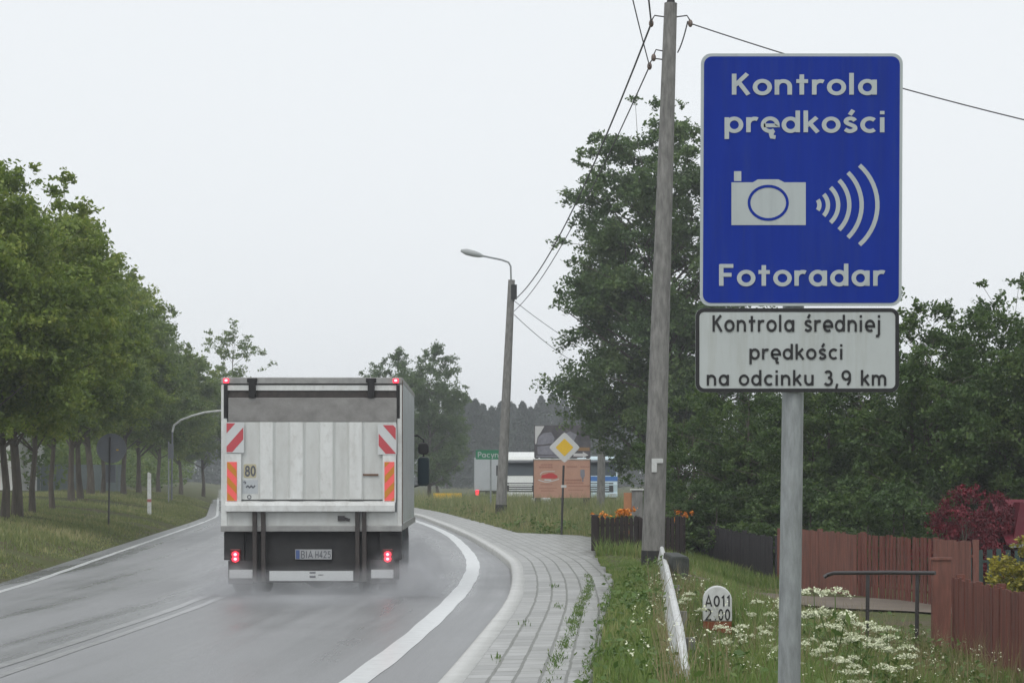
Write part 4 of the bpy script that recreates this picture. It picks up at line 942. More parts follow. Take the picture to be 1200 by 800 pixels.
# spray thrown up by the wheels
def spray(loc, rad, dens, label, ns=2.2):
    o=MB().sphere((0,0,0),1.0,20).build('wheel_spray',spray_mat(dens,ns)); o.location=loc; o.scale=rad
    return tag(o,label,'spray',kind='stuff')
def spray_mat(dens,ns):
    m=bpy.data.materials.new('spray'); m.use_nodes=True; n=m.node_tree; n.nodes.remove(n.nodes['Principled BSDF'])
    pv=n.nodes.new('ShaderNodeVolumePrincipled'); pv.inputs['Color'].default_value=(.95,.97,1,1)
    tc=n.nodes.new('ShaderNodeTexCoord'); ln=n.nodes.new('ShaderNodeVectorMath'); ln.operation='LENGTH'; n.links.new(tc.outputs['Object'],ln.inputs[0])
    mr=n.nodes.new('ShaderNodeMapRange'); mr.inputs[1].default_value=1; mr.inputs[2].default_value=.1; mr.interpolation_type='SMOOTHSTEP'
    n.links.new(ln.outputs['Value'],mr.inputs[0])
    no=n.nodes.new('ShaderNodeTexNoise'); no.inputs['Scale'].default_value=ns; no.inputs['Detail'].default_value=3; n.links.new(tc.outputs['Object'],no.inputs['Vector'])
    m2=n.nodes.new('ShaderNodeMapRange'); m2.inputs[1].default_value=.35; m2.inputs[2].default_value=.7; n.links.new(no.outputs[0],m2.inputs[0])
    mu=n.nodes.new('ShaderNodeMath'); mu.operation='MULTIPLY'; n.links.new(mr.outputs[0],mu.inputs[0]); n.links.new(m2.outputs[0],mu.inputs[1])
    m3=n.nodes.new('ShaderNodeMath'); m3.operation='MULTIPLY'; m3.inputs[1].default_value=dens; n.links.new(mu.outputs[0],m3.inputs[0]); n.links.new(m3.outputs[0],pv.inputs['Density'])
    n.links.new(pv.outputs[0],n.nodes['Material Output'].inputs['Volume']); return m
spray((TX-1.15,TD-.1,.1),(.75,1.6,.55),2.2,'mist thrown up behind the left rear wheels of the lorry')
spray((TX+1.3,TD-.2,.12),(.8,1.8,.6),2.6,'mist thrown up behind the right rear wheels of the lorry')
spray((TX+1.25,TD+2.4,.3),(.75,3.2,.75),.5,'faint mist drifting along the right side of the lorry')
spray((TX+.05,TD-1.2,.05),(2.1,3.8,.45),.62,'low mist trailing over the wet road behind the lorry',1.4)

# ------------------------------------------------------------------ poles, lamps and wires
pd1=42.0; p0=P(764.5,668,pd1); g1=h1(p0[0],pd1); top1=P(786,4,pd1)
up=empty('utility_pole',(p0[0],pd1,g1),'tall weathered concrete utility pole with a white mark, at the pavement edge','utility pole')
rel=lambda q: (q[0]-p0[0],q[1]-pd1,q[2]-g1)
tp=rel(top1); lerp=lambda t: tuple(tp[j]*t for j in range(3))
def ptube(a,b,r0,r1): 
    return MB().tube([lerp(a),lerp((a+b)/2),lerp(b)],[r0,(r0+r1)/2,r1],14)
ptube(.03,1,.205,.115).build('shaft',M['concrete'],up,smooth=True)
MB().tube([(0,0,-.4),lerp(.031)],[.215,.21],14).build('tarred_base',M['bitumen'],up,smooth=True)
MB().tube([lerp(1.0),lerp(1.012)],[.08,.06],8).build('pole_cap',M['bitumen'],up)
mzy=lambda y: tuple(rel(P(772,y,pd1)))
m_=MB(); c=rel(P(769.5,545,pd1)); 
m_.box(c[0]-.1,c[0]-.01,-.215,-.195,c[2]-.12,c[2]+.12); m_.box(c[0]-.0095,c[0]+.1,-.212,-.192,c[2]+.04,c[2]+.12); m_.build('painted_mark',M['white_paint'],up)
def hook(px,py,side):
    c=rel(P(px,py,pd1)); hk=MB(); e=.2*side
    hk.tube([(c[0],0,c[2]),(c[0]+e*.9,-.02,c[2]+.02),(c[0]+e*1.15,-.02,c[2]-.06)],.012,6); o=hk.build('bracket',M['dark_steel'],up)
    q=(c[0]+e*1.2,-.02,c[2]-.12); MB().sphere(q,(.045,.045,.07),10).build('insulator',M['insulator'],o,smooth=True)
    return (q[0]+p0[0],q[1]+pd1,q[2]+g1)
h1a=hook(779,20,-1.0); h2a=hook(777,70,-1.0); h3a=hook(793,20,1.0); hook(777,60,-.7)
# second pole with street lamp
pd2=89.0; q0=P(586.5,611,pd2); g2=h1(q0[0],pd2); t2=P(599.5,328,pd2)
lp=empty('lamp_pole',(q0[0],pd2,g2),'concrete pole carrying a street lamp on a bent arm, beyond the pavement','street lamp')
r2=lambda q:(q[0]-q0[0],q[1]-pd2,q[2]-g2); tp2=r2(t2)
MB().tube([tuple(v*.06 for v in tp2),tp2],[.21,.13],12).build('shaft',M['concrete'],lp,smooth=True)
MB().tube([(0,0,-.3),tuple(v*.062 for v in tp2)],[.225,.218],12).build('tarred_base',M['bitumen'],lp,smooth=True)
arm=[r2(P(a,b,pd2)) for a,b in [(599,332),(598.5,312),(596,307.5),(588,304.5),(576,302),(564,299.5)]]
MB().tube(arm,.035,8).build('lamp_arm',M['steel'],lp,smooth=True)
hd=MB(); a=r2(P(566,300,pd2)); b=r2(P(540,293.5,pd2)); av=np.array(a); bv=np.array(b)
hd.tube([av+(bv-av)*t for t in (0,.15,.4,.75,1.0)],[.04,.09,.12,.12,.05],12); ho=hd.build('lamp_head',M['lamp_grey'],lp,smooth=True)
ct=r2(P(602,340,pd2)); MB().box(ct[0]-.1,ct[0]+.12,-.16,.0,ct[2]-.35,ct[2]+.2).build('cable_clamp',M['bitumen'],lp)
# third pole, its head lost in the ash crown
q3=P(704,592,105); MBp=empty('utility_pole',(q3[0],105,0),'grey concrete pole standing in front of the pale blue lorry','utility pole')
MB().tube([(0,0,-.3),(.05,0,4.5),(.12,0,8.6)],[.19,.16,.12],12).build('shaft',M['concrete'],MBp,smooth=True)
MB().box(-.1,.3,-.05,.05,8.2,8.3).build('bracket',M['dark_steel'],MBp)
# left lamp with a curved arm
q4=P(201,574,120); z4=h1(q4[0],120)
ll=empty('street_lamp',(q4[0],120,z4),'slim street lamp among the left trees, its pale arm arching over the road','street lamp')
r4=lambda q:(q[0]-q4[0],q[1]-120,q[2]-z4)
MB().tube([(0,0,-.2),r4(P(202,505,120))],[.05,.04],10).build('pole',M['sign_back'],ll,smooth=True)
MB().tube([r4(P(a,b,120)) for a,b in [(202,506),(204,498),(212,492),(225,487),(240,483),(258,481),(270,481)]],.055,8).build('lamp_arm',M['white_paint'],ll,smooth=True)
e4=r4(P(270,481,120)); hh_=MB(); hh_.tube([np.array(e4)+np.array([t,0,-.02*t]) for t in (0,.15,.45,.75)],[.06,.11,.12,.04],10); hh_.build('lamp_head',M['lamp_grey'],ll,smooth=True)
# wires
def wire(a,b,sag,r,label,n=16):
    a=np.array(a);b=np.array(b); pts=[a+(b-a)*t-np.array([0,0,sag*4*t*(1-t)]) for t in np.linspace(0,1,n+1)]
    return tag(MB().tube(pts,r,6).build('overhead_wire',M['cable'],smooth=True,recalc=False),label,'wire')
def wire_px(ptsdef,r,label):
    c=spl2([P(*q) for q in ptsdef],6)
    return tag(MB().tube(c,r,6).build('overhead_wire',M['cable'],smooth=True,recalc=False),label,'wire')
def spl2(pts,n):
    p=[np.array(q) for q in [pts[0]]+pts+[pts[-1]]]; o_=[]
    for i in range(1,len(p)-2):
        for k in range(n):
            t=k/n; o_.append(.5*(2*p[i]+(p[i+1]-p[i-1])*t+(2*p[i-1]-5*p[i]+4*p[i+1]-p[i+2])*t*t+(-p[i-1]+3*p[i]-3*p[i+1]+p[i+2])*t**3))
    return o_+[p[-1]]
ct2=P(602,338,88.8)
wire(h1a,P(602,352,88.85),-0+.75,.017,'thick twisted overhead cable running from the tall pole to the lamp pole')
wire(h2a,P(602,365,88.85),.55,.012,'thin overhead wire below the thick cable, tall pole to lamp pole')
wire(h1a,P(690,-880,14),.3,.016,'overhead wire leaving the tall pole upward out of the picture, right of two')
wire(h2a,P(560,-900,14),.3,.01,'overhead wire leaving the tall pole upward out of the picture, left of two')
wire(h3a,P(1330,170,40),.12,.011,'overhead wire passing behind the blue sign to the right')
wire(P(794,62,pd1),P(806,25,pd1),.06,.012,'short slack cable loop on the right of the tall pole top',8)
wire(P(602,352,88.85),P(704,420,104),.12,.012,'upper thin wire from the lamp pole into the tree crown')
wire(P(602,368,88.85),P(704,440,104),.25,.012,'lower thin wire from the lamp pole into the tree crown')

# ------------------------------------------------------------------ signs and roadside furniture
d=62; q=P(660.5,632,d); g=h1(q[0],d)
ps=empty('priority_road_sign',(q[0],d,g),'yellow and white diamond priority road sign on a thin post','road sign')
MB().tube([(-.06,.03,-.1),(.0,.03,PZ(545,d)-g)],.03,10).build('post',M['dark_steel'],ps,smooth=True)
cz=PZ(524,d)-g; cx=PX(661.5,d)-q[0]
def diamond(h,y0,y1,r=.06):
    p=[]; 
    for (x,z) in [(h,0),(0,h),(-h,0),(0,-h)]:
        v=np.array([x,z],float); l=np.linalg.norm(v); u=v/l; t=np.array([-u[1],u[0]])
        p+=[tuple(v-u*r-t*r*1.0),tuple(v-u*r*.3),tuple(v-u*r+t*r*1.0)]
    return MB().prism([(a+cx,b+cz) for a,b in p],y0,y1)
pl=diamond(.41,-.012,.0).build('white_panel',M['sign_white'],ps)
diamond(.235,-.016,-.0122,.02).build('yellow_field',M['sign_yellow'],pl)
MB().box(cx-.09,cx+.05,-.02,.06,PZ(571,d)-g,PZ(568,d)-g).build('clamp',M['sign_white'],ps)
# town sign
d=106; q=P(575,595,d)
ts=empty('town_sign',(q[0],d,0),'green town name sign on a post, beside the lamp pole','road sign')
MB().tube([(0,.05,-.1),(0,.05,PZ(530,d))],.04,8).build('post',M['steel'],ts,smooth=True)
u=lambda x: PX(x,d)-q[0]
pg=MB().prism(rrect(u(557.5),u(594),PZ(538,d),PZ(527,d),.04),-.02,.0).build('green_panel',M['sign_green'],ts)
t=MB(); text(t,'Pacynki',u(560),u(591),PZ(535.6,d),7*d/FPX*.85,-.0205,th=.004,wd=.24,track=.14); t.build('lettering',M['sign_grey'],pg,recalc=False)
# yellow board
d=145; q=P(524.5,590,d)
ys_=empty('yellow_board',(q[0],d,0),'low yellow board standing in the far grass','road sign')
MB().box(PX(508,d)-q[0],PX(541,d)-q[0],-.03,.0,PZ(589.5,d),PZ(577.5,d)).build('panel',M['sign_yellow'],ys_)
for s in (-.6,.6): MB().box(s-.04,s+.04,.001,.05,-.1,.6).build('leg',M['dark_steel'],ys_)
# round sign seen from behind
d=66; q=P(127,612,d); g=h1(q[0],d)
rs_=empty('round_sign',(q[0],d,g),'round road sign on the left bank seen from behind','road sign')
MB().tube([(0,.03,-.1),(.04,.03,PZ(512,d)-g)],.026,8).build('post',M['dark_steel'],rs_,smooth=True)
cc_=(PX(130,d)-q[0],PZ(525,d)-g)
dsk=MB(); dsk.prism([(cc_[0]+.4*math.cos(a),cc_[1]+.4*math.sin(a)) for a in np.linspace(0,6.2832,33)[:-1]],.062,.07); ribbon(dsk,[(cc_[0]+.4*math.cos(a),cc_[1]+.4*math.sin(a)) for a in np.linspace(0,6.2832,33)],.03,.0625,.02); dsk.build('disc',M['sign_back'],rs_,recalc=False)
for dz in (-.15,.15): MB().box(cc_[0]-.2,cc_[0]+.2,.05,.0615,cc_[1]+dz-.02,cc_[1]+dz+.02).build('back_rail',M['sign_back'],rs_)
MB().box(cc_[0]+.14,cc_[0]+.2,.055,.0612,cc_[1]-.06,cc_[1]-.03).build('yellow_sticker',M['sign_yellow'],rs_)
MB().box(cc_[0]-.16,cc_[0]+.12,.058,.07,cc_[1]-.95,cc_[1]-.46).build('lower_plate',M['sign_back'],rs_)
# delineator
d=83; q=P(175,601,d); g=h1(q[0],d)
dl=empty('marker_post',(q[0],d,g),'slim white marker post with a red band on the left verge','marker post')
MB().prism([(-.07,-.1),(.07,-.1),(.06,1.45),(-.03,1.5),(-.06,1.48)],-.04,.04).build('post',M['white_paint'],dl,bevel=.01)
MB().box(-.069,.069,-.045,.045,.46,.56).build('red_band',M['faded_red'],dl)
# square sign far left
d=112; q=P(197.5,575,d); g=h1(q[0],d)
fs=empty('small_sign',(q[0],d,g),'small dark sign plate on a post beside the left street lamp','road sign')
MB().tube([(0,.03,-.1),(0,.03,PZ(517,d)-g)],.035,8).build('post',M['steel'],fs,smooth=True)
MB().box(-.02,.24,-.02,.0,PZ(537,d)-g,PZ(520,d)-g).build('plate',M['sign_back'],fs,bevel=.008)

# billboards
d=112
q=P(658,590,d); bb=empty('billboard',(q[0],d,0),'salmon pink billboard with a red car drawing and lines of writing','billboard')
u=lambda x: PX(x,d)-q[0]
pb=MB().box(u(625.5),u(691.5),-.03,.0,PZ(583,d),PZ(538.5,d)).build('panel',M['salmon'],bb)
fr=MB(); fr.box(u(624.7),u(625.6),-.05,.02,PZ(583.6,d),PZ(538,d)); fr.box(u(691.3),u(692.2),-.05,.02,PZ(583.6,d),PZ(538,d)); fr.build('side_frame',M['arm_brown'],pb)
MB().box(u(624.7),u(692.2),-.06,.02,PZ(538.4,d),PZ(537,d)).build('top_frame',M['white_paint'],pb)
for xx in (632,658,685): MB().box(u(xx)-.06,u(xx)+.06,.021,.12,-.1,PZ(537,d)).build('leg',M['dark_steel'],bb)
t=MB()
car=[(634,560),(635,556.5),(639,555.5),(643,554),(648,554),(651,556),(653,557),(653.5,559.5),(650,560.5)]
t.prism([(u(a),PZ(b,d)) for a,b in car],-.034,-.0305); t.build('red_car_drawing',M['car_red'],pb)
t=MB(); ribbon(t,spl([(u(631),PZ(562,d)),(u(640),PZ(564.5,d)),(u(648),PZ(563,d)),(u(655),PZ(561,d))],5),.04,-.0305,.002); ribbon(t,spl([(u(633),PZ(556,d)),(u(637),PZ(552.5,d)),(u(650),PZ(552,d))],5),.03,-.0305,.003)
ribbon(t,[(u(638),PZ(562,d)),(u(646),PZ(562.2,d))],.07,-.0305,.004); t.build('white_swoosh',M['poster_white'],pb,recalc=False)
t=MB(); rs=random.Random(5)
for (x0,x1,y,w_) in [(632,648,547.5,.09),(634,646,544.5,.06),(664,676,547,.08),(680,690,547,.05),(662,680,562.5,.07),(664,684,566,.07),(666,690,569.5,.06),(632,652,572,.04),(634,650,575,.04),(666,682,574,.04),(634,646,567.5,.05)]:
    x=x0; i=0
    while x<x1:
        w2=rs.uniform(1.2,3.2); ribbon(t,spl([(u(x),PZ(y+.3,d)),(u(x+w2*.4),PZ(y-.5,d)),(u(min(x+w2,x1)),PZ(y+.2,d))],3),w_,-.0305,.002+.0005*(i%3)); x+=w2+.5; i+=1
t.build('printed_lines',M['salmon_ink'],pb,recalc=False)
t=MB(); t.prism([(u(a),PZ(b,d)) for a,b in [(680,550),(685,550),(685.5,557),(683.5,561),(684,564),(682,564),(682.3,561),(680,557)]],-.034,-.0305); t.build('grey_figure',M['poster_grey'],pb)
d=113.5; q=P(659,590,d); b2=empty('billboard',(q[0],d,0),'dark photographic billboard with a white arrow, standing above the pink one','billboard')
u=lambda x: PX(x,d)-q[0]
pb=MB().box(u(626),u(692),-.03,.0,PZ(536,d),PZ(498,d)).build('panel',M['poster_dark'],b2)
for xx in (629,659,689): MB().box(u(xx)-.08,u(xx)+.08,.001,.14,-.1,PZ(500,d)).build('leg',M['dark_steel'],b2)
t=MB(); t.prism([(u(a),PZ(b,d)) for a,b in [(627,520),(627,499),(638,499),(634,506),(630,512),(628.5,520)]],-.034,-.0305); ar=[(672,531),(683,531),(683,529),(689.5,533),(683,536),(683,534.5),(672,534.5)]; t.build('white_print',M['poster_white'],pb); t=MB(); t.prism([(u(a),PZ(b,d)) for a,b in ar],-.0345,-.0305); t.build('white_arrow',M['poster_white'],pb)
t=MB(); t.prism([(u(a),PZ(b,d)) for a,b in [(629,521),(631,512),(637,507),(646,506),(650,513),(648,519),(640,520)]],-.0335,-.0305); t.prism([(u(a),PZ(b,d)) for a,b in [(630,532),(629.5,523),(645,521.5),(655,524),(654,533)]],-.0335,-.0305)
t.prism([(u(a),PZ(b,d)) for a,b in [(655,512),(668,505),(676,509),(672,518),(660,522)]],-.0335,-.0305); t.build('grey_print',M['poster_grey'],pb)
t=MB(); t.box(u(677),u(691),-.034,-.0305,PZ(528,d),PZ(524,d)); t.build('brown_print',M['poster_brown'],pb)
MB().box(u(628),u(660),-.034,-.0305,PZ(535.3,d),PZ(533.6,d)).build('caption_strip',M['poster_grey'],pb)

# parked lorries
def parked_lorry(px,d,label,body,band,ht):
    o=empty('parked_lorry',(PX(px,d),d,0),label,'lorry'); w_=1.24
    co=MB().prism_x([(0,.55),(-.08,1.2),(0,1.75),(.3,2.7),(2.1,2.75),(2.1,.55)],-w_,w_).build('cab',body,o,bevel=.06)
    MB().prism_x([(.32,2.72),(.45,2.95),(1.0,ht-.05),(2.0,ht),(2.0,2.72)],-w_+.03,w_-.03).build('roof_fairing',body,co,bevel=.05)
    MB().prism_x([(.0,1.76),(.29,2.6),(.27,2.61),(-.03,1.77)],-w_+.09,w_-.09).build('windscreen',M['glass_cab'],co)
    MB().prism_x([(.1,2.62),(-.1,2.55),(-.1,2.6),(.2,2.72)],-w_+.05,w_-.05).build('sun_visor',M['glass_dark'],co)
    gr=MB()
    for i in range(4): gr.box(-.72,.72,-.105,-.02,.82+i*.13,.88+i*.13)
    gr.build('grille',body,co); MB().box(-.98,.98,-.075,-.0,.74,1.32).build('grille_recess',M['black'],co)
    if band: MB().box(-w_-.004,w_+.004,-.068,1.9,1.42,1.7).build('blue_band',band,co)
    bm_=MB().box(-w_,w_,-.14,.2,.42,.72).build('bumper',body,o,bevel=.04)
    for s in (-1,1):
        MB().box(s*.95-.2,s*.95+.2,-.15,-.141,.5,.66).build('headlight',M['sign_grey'],bm_)
        mm=MB(); mm.box(s*1.42-.1,s*1.42+.1,.1,.25,1.75,2.4); mm.tube([(s*1.2,.25,2.45),(s*1.42,.18,2.42)],.02,6); mm.build('mirror',M['black'],o)
        wo=bpy.data.objects.new('wheel',None); col.objects.link(wo); wo.parent=o; wo.location=(s*1.02,.85,.48)
        MB().lathe_x([(-.14,.28),(-.15,.4),(-.1,.48),(.1,.48),(.15,.4),(.14,.28)],0,0,0,24).build('tyre',M['rubber'],wo,smooth=True)
        MB().lathe_x([(-.1,0),(-.08,.15),(-.13,.28),(.13,.28),(.08,.15),(.1,0)],0,0,0,20).build('rim',M['truck_trim'],wo,smooth=True)
    MB().box(-w_,w_,2.6,9.5,1.0,ht-.15).build('load_box',M['trailer_grey'],o,bevel=.02)
    MB().box(-.45,.45,.4,9.4,.6,.98).build('chassis',M['truck_under'],o)
    for yy in (5.6,7.0):
        for s in (-1,1):
            wo=bpy.data.objects.new('wheel',None); col.objects.link(wo); wo.parent=o; wo.location=(s*1.0,yy,.48)
            MB().lathe_x([(-.14,.28),(-.15,.4),(-.1,.48),(.1,.48),(.15,.4),(.14,.28)],0,0,0,24).build('tyre',M['rubber'],wo,smooth=True)
            MB().lathe_x([(-.1,0),(-.08,.15),(-.13,.28),(.13,.28),(.08,.15),(.1,0)],0,0,0,20).build('rim',M['truck_trim'],wo,smooth=True)
    return o
parked_lorry(610,148,'white parked lorry facing the road, between the lamp pole and the pink billboard',M['lorry_white'],None,3.25)
parked_lorry(700,146,'pale parked lorry with a blue band, right of the pink billboard',M['lorry_pale'],M['lorry_blue'],2.95)
d=162; q=P(575.5,589,d); tl=empty('parked_trailer',(q[0],d,0),'pale grey trailer parked rear end on, left of the lamp pole','trailer')
w_=1.15
bx=MB().box(-w_,w_,0,8,.75,PZ(536,d)).build('box_body',M['trailer_grey'],tl,bevel=.02)
MB().box(-.01,.01,-.006,-.0005,.8,PZ(537,d)).build('door_seam',M['truck_trim'],bx)
MB().box(-w_+.15,w_,-.05,.0,.66,.74).build('rear_sill',M['truck_under'],tl); MB().box(-w_+.35,w_-.1,.1,.2,.28,.42).build('underride_bar',M['truck_under'],tl)
MB().box(-w_+.1,-w_+.32,-.07,-.051,.42,.78).build('tail_lamp',M['lamp_red'],tl); MB().box(w_-.32,w_-.1,-.07,-.051,.42,.78).build('tail_lamp',M['red_refl'],tl)
for s in (-1,1):
    wo=bpy.data.objects.new('wheel',None); col.objects.link(wo); wo.parent=tl; wo.location=(s*.95,2,.46)
    MB().lathe_x([(-.14,.28),(-.15,.38),(-.1,.46),(.1,.46),(.15,.38),(.14,.28)],0,0,0,24).build('tyre',M['rubber'],wo,smooth=True); MB().lathe_x([(-.1,0),(-.13,.28),(.13,.28),(.1,0)],0,0,0,20).build('rim',M['truck_trim'],wo,smooth=True)
MB().box(-.4,.4,.3,7.6,.5,.74).build('chassis',M['truck_under'],tl)
t=MB(); t.box(-.5,.5,-.4,.4,-.05,.62); o=t.build('concrete_block',M['stone_white'],bevel=.04); o.location=(PX(634,118),118,0); tag(o,'pale concrete block at the foot of the pink billboard','concrete block')

# ------------------------------------------------------------------ fences
def board_fence(name, a, b, ztop, zbot, bw, gap, m, label, cat='fence', th=.022, rail=True, jag=.02, seed=1, pts=None, rails_back=True, posts=None, pointed=False):
    rs=random.Random(seed); a=np.array(a,float); b=np.array(b,float); L=np.linalg.norm(b-a); u=(b-a)/L; nrm=np.array([u[1],-u[0]])
    root=empty(name,(a[0],a[1],0),label,cat); mb=MB(); s=0; i=0
    while s<L-.01:
        e=min(s+bw*rs.uniform(.92,1.06),L); t=(s+e)/2/L; zt=ztop(t)+rs.uniform(-jag,jag); zb_=zbot(t); off=rs.uniform(-.006,.006); tl_=rs.uniform(-.006,.006)
        c=[u*s+nrm*(off),u*e+nrm*off,u*e+nrm*(off+th),u*s+nrm*(off+th)]
        V=[(q[0],q[1],zb_) for q in c]+[(q[0]+tl_,q[1],zt) for q in c]; F=[(0,3,2,1),(0,1,5,4),(1,2,6,5),(2,3,7,6),(3,0,4,7)]
        if pointed:
            m0=(np.array(V[4])+np.array(V[5]))/2+np.array([0,0,bw*.45]); m1=(np.array(V[6])+np.array(V[7]))/2+np.array([0,0,bw*.45]); V+=[tuple(m0),tuple(m1)]; F+=[(4,5,8),(5,6,9,8),(6,7,9),(7,4,8,9)]
        else: F.append((4,5,6,7))
        mb.add(V,F,0); s=e+gap; i+=1
    mb.build('board',m,root)
    for tz in (.2,.8):
        r=MB(); zz=lambda t: zbot(t)+(ztop(t)-zbot(t))*tz; p=[]
        off=-nrm*.03
        r.tube([(off[0],off[1],zz(0)),(u*L+off)[0:2].tolist()+[zz(1)]],.03,4); r.build('rail',m,root)
    for t in (posts or []):
        q=u*L*t-nrm*.09; MB().box(q[0]-.05,q[0]+.05,q[1]-.05,q[1]+.05,zbot(t)-.2,ztop(t)+.03).build('post',m,root)
    return root
# near right fence (runs towards the camera)
board_fence('board_fence',(5.56,29.9),(5.42,14.5),lambda t:.36-.01*t,lambda t:-.9,.13,.004,M['fence_red'],'near red-brown board fence running along the right edge of the photo',posts=(.0,.17,.34,.5),seed=3)
g_=MB(); o=empty('gate_post',(5.5,30.3,-.7),'broad red-brown timber gate post where the near fence ends','gate post')
gz0=PZ(656,30.2)+.7; MB().box(-.14,.1,-.06,.06,-.2,gz0).build('timber',M['fence_red_pale'],o,bevel=.012); MB().box(-.16,.12,-.08,.08,gz0,gz0+.03).build('cap_board',M['fence_red_pale'],o)
# far red fence, solid part then gate then solid part
A=(PX(912,48.3),48.3); B=(PX(1004,44.6),44.6); C_=(PX(1092,41.2),41.2); E_=(PX(1138,39.6),39.6)
board_fence('board_fence',A,B,lambda t:.6-.05*t,lambda t:-.68,.14,.002,M['fence_red_pale'],'solid red-brown board fence behind the handrail, left of the picket gate',posts=(.02,.5),seed=4)
board_fence('picket_gate',(B[0]+.03,B[1]-.05),C_,lambda t:.56-.02*t,lambda t:-.62,.1,.075,M['fence_red'],'red-brown picket gate with gaps between its slats, beyond the muddy path','gate',seed=5,posts=(.0,.99))
board_fence('board_fence',(C_[0]+.04,C_[1]-.05),E_,lambda t:.54,lambda t:-.68,.14,.004,M['fence_red_pale'],'short red-brown board panel right of the picket gate',seed=6,posts=(.98,))
# greenish picket beyond
board_fence('picket_fence',(PX(1136,41.5),41.5),(PX(1235,41),41),lambda t:.36,lambda t:-.7,.09,.07,M['fence_green'],'dark green picket fence between the red panel and the yellow shrub',seed=8)
# dark wire-like fence
board_fence('dark_fence',(PX(806,58.5),58.5),(PX(906,49.2),49.2),lambda t:.5-.12*t,lambda t:-.15-.6*t,.16,.004,M['fence_mesh'],'low dark grey fence under the shrubs, left of the sign post',seed=9,posts=(0,.33,.66,1))
# dark picket fence by the pavement
zt=PZ(607,48); zb_=.08
df=board_fence('dark_picket_fence',(PX(698,48),48),(PX(800,48.8),48.8),lambda t:zt,lambda t:zb_,.085,.022,M['fence_dark'],'low dark brown picket fence behind the concrete pole, orange flowers above it',seed=10,posts=(.0,.5,.98),pointed=True)
o=empty('fence_post',(PX(697.5,47.9),47.9,0),'dark square post at the left end of the dark picket fence','post')
MB().box(-.07,.05,-.05,.05,-.05,PZ(604,48)).build('timber',M['fence_dark'],o); MB().box(-.09,.07,-.07,.07,PZ(604,48),PZ(602.5,48)).build('cap',M['dark_steel'],o)
board_fence('dark_picket_fence',(PX(802,48.8),48.8),(PX(797,56),56),lambda t:zt,lambda t:-.05,.085,.022,M['fence_dark'],'side return of the dark picket fence running back beside the shrubs',seed=12)
# grey gate post with brown side by the flowers
o=empty('gate_pillar',(PX(746,52),52,0),'grey concrete gate pillar behind the orange flowers','pillar')
MB().box(-.11,.13,-.12,.12,-.1,PZ(574,52)).build('shaft',M['concrete'],o,bevel=.015); MB().box(-.28,-.112,-.06,.06,-.1,PZ(577,52)).build('terracotta_side',M['terracotta'],o)
MB().box(-.14,.16,-.15,.15,PZ(574,52),PZ(572.5,52)).build('cap_stone',M['stone_white'],o)
# marigolds
def marigold(seed):
    rs=np.random.default_rng(seed); root=empty('marigold',(0,0,0),'orange marigold plant blooming above the dark picket fence','flower','orange marigolds behind the dark picket fence')
    C=np.stack([rs.normal(size=160)*.13,rs.normal(size=160)*.1,rs.uniform(0,.85,160)],1); V,F=leaves(C,.12,rs,asp=.4); np_obj('foliage',V,F,M['weed'],root)
    for k in range(7):
        c=np.array([rs.normal()*.14,rs.normal()*.1,rs.uniform(.78,.98)]); C=c+rs.normal(size=(26,3))*.026; V,F=leaves(C,.05,rs,flat=.6,asp=.9); np_obj('flower_head',V,F,M['petal_orange'],root)
    return root
mg=[marigold(401),marigold(402)]
for i,(px,d,py) in enumerate([(714,49.6,602),(721,49.3,599),(728,49.6,597),(735,49.8,599),(798,50.2,600)]):
    o=mg[i] if i<2 else copy_tree(mg[i%2]); s=(PZ(py,d))/.95; o.location=(PX(px,d),d,0); o.scale=(1,1,s); o.rotation_euler.z=i
# white guard rail along the drop
rp=[(PX(775.5,41),41,.37),(PX(779,35),35,.38),(PX(784,28),28,.39),(PX(790,22.5),22.5,.39),(PX(796.5,18.9),18.9,.38),(PX(803.5,17.3),17.3,.16)]
gr=empty('guard_rail',(rp[2][0],28,h1(rp[2][0],28)),'white painted guard rail along the edge of the grass, ending in a bent tip','guard rail')
gq=gr.location; mb=MB()
for i in range(len(rp)-1):
    a,b=rp[i],rp[i+1]; V=[]
    for (x,y,z) in (a,b): 
        hh=.27 if y>18 else .22
        V+=[(x-gq.x-.09,y-gq.y,z-gq.z-hh),(x-gq.x-.03,y-gq.y,z-gq.z),(x-gq.x+.03,y-gq.y,z-gq.z),(x-gq.x-.04,y-gq.y,z-gq.z-hh)]
    mb.add(V,[(0,4,5,1),(1,5,6,2),(2,6,7,3),(3,7,4,0)]+([(0,1,2,3)] if i==0 else [])+([(4,7,6,5)] if i==len(rp)-2 else []))
mb.build('rail_beam',M['white_paint'],gr,recalc=True)
MB().tube([(x-gq.x,y-gq.y,z-gq.z+.02) for x,y,z in rp],.035,8).build('top_tube',M['white_paint'],gr,smooth=True)
for (x,y,z) in rp[:-1]: MB().box(x-gq.x+.035,x-gq.x+.12,y-gq.y-.05,y-gq.y+.05,-1.0,z-gq.z-.05).build('post',M['concrete'],gr)
# dark culvert wall behind the rail
o=MB(); o.prism([(-.15,-.9),(.17,-.9),(.12,.5),(.09,.52),(-.1,.52),(-.12,.5)],-.25,1.6); cw=o.build('culvert_wall',M['block_dark'],bevel=.025); cw.location=(PX(796,33),33,0); tag(cw,'dark weathered concrete block behind the white guard rail','wall')
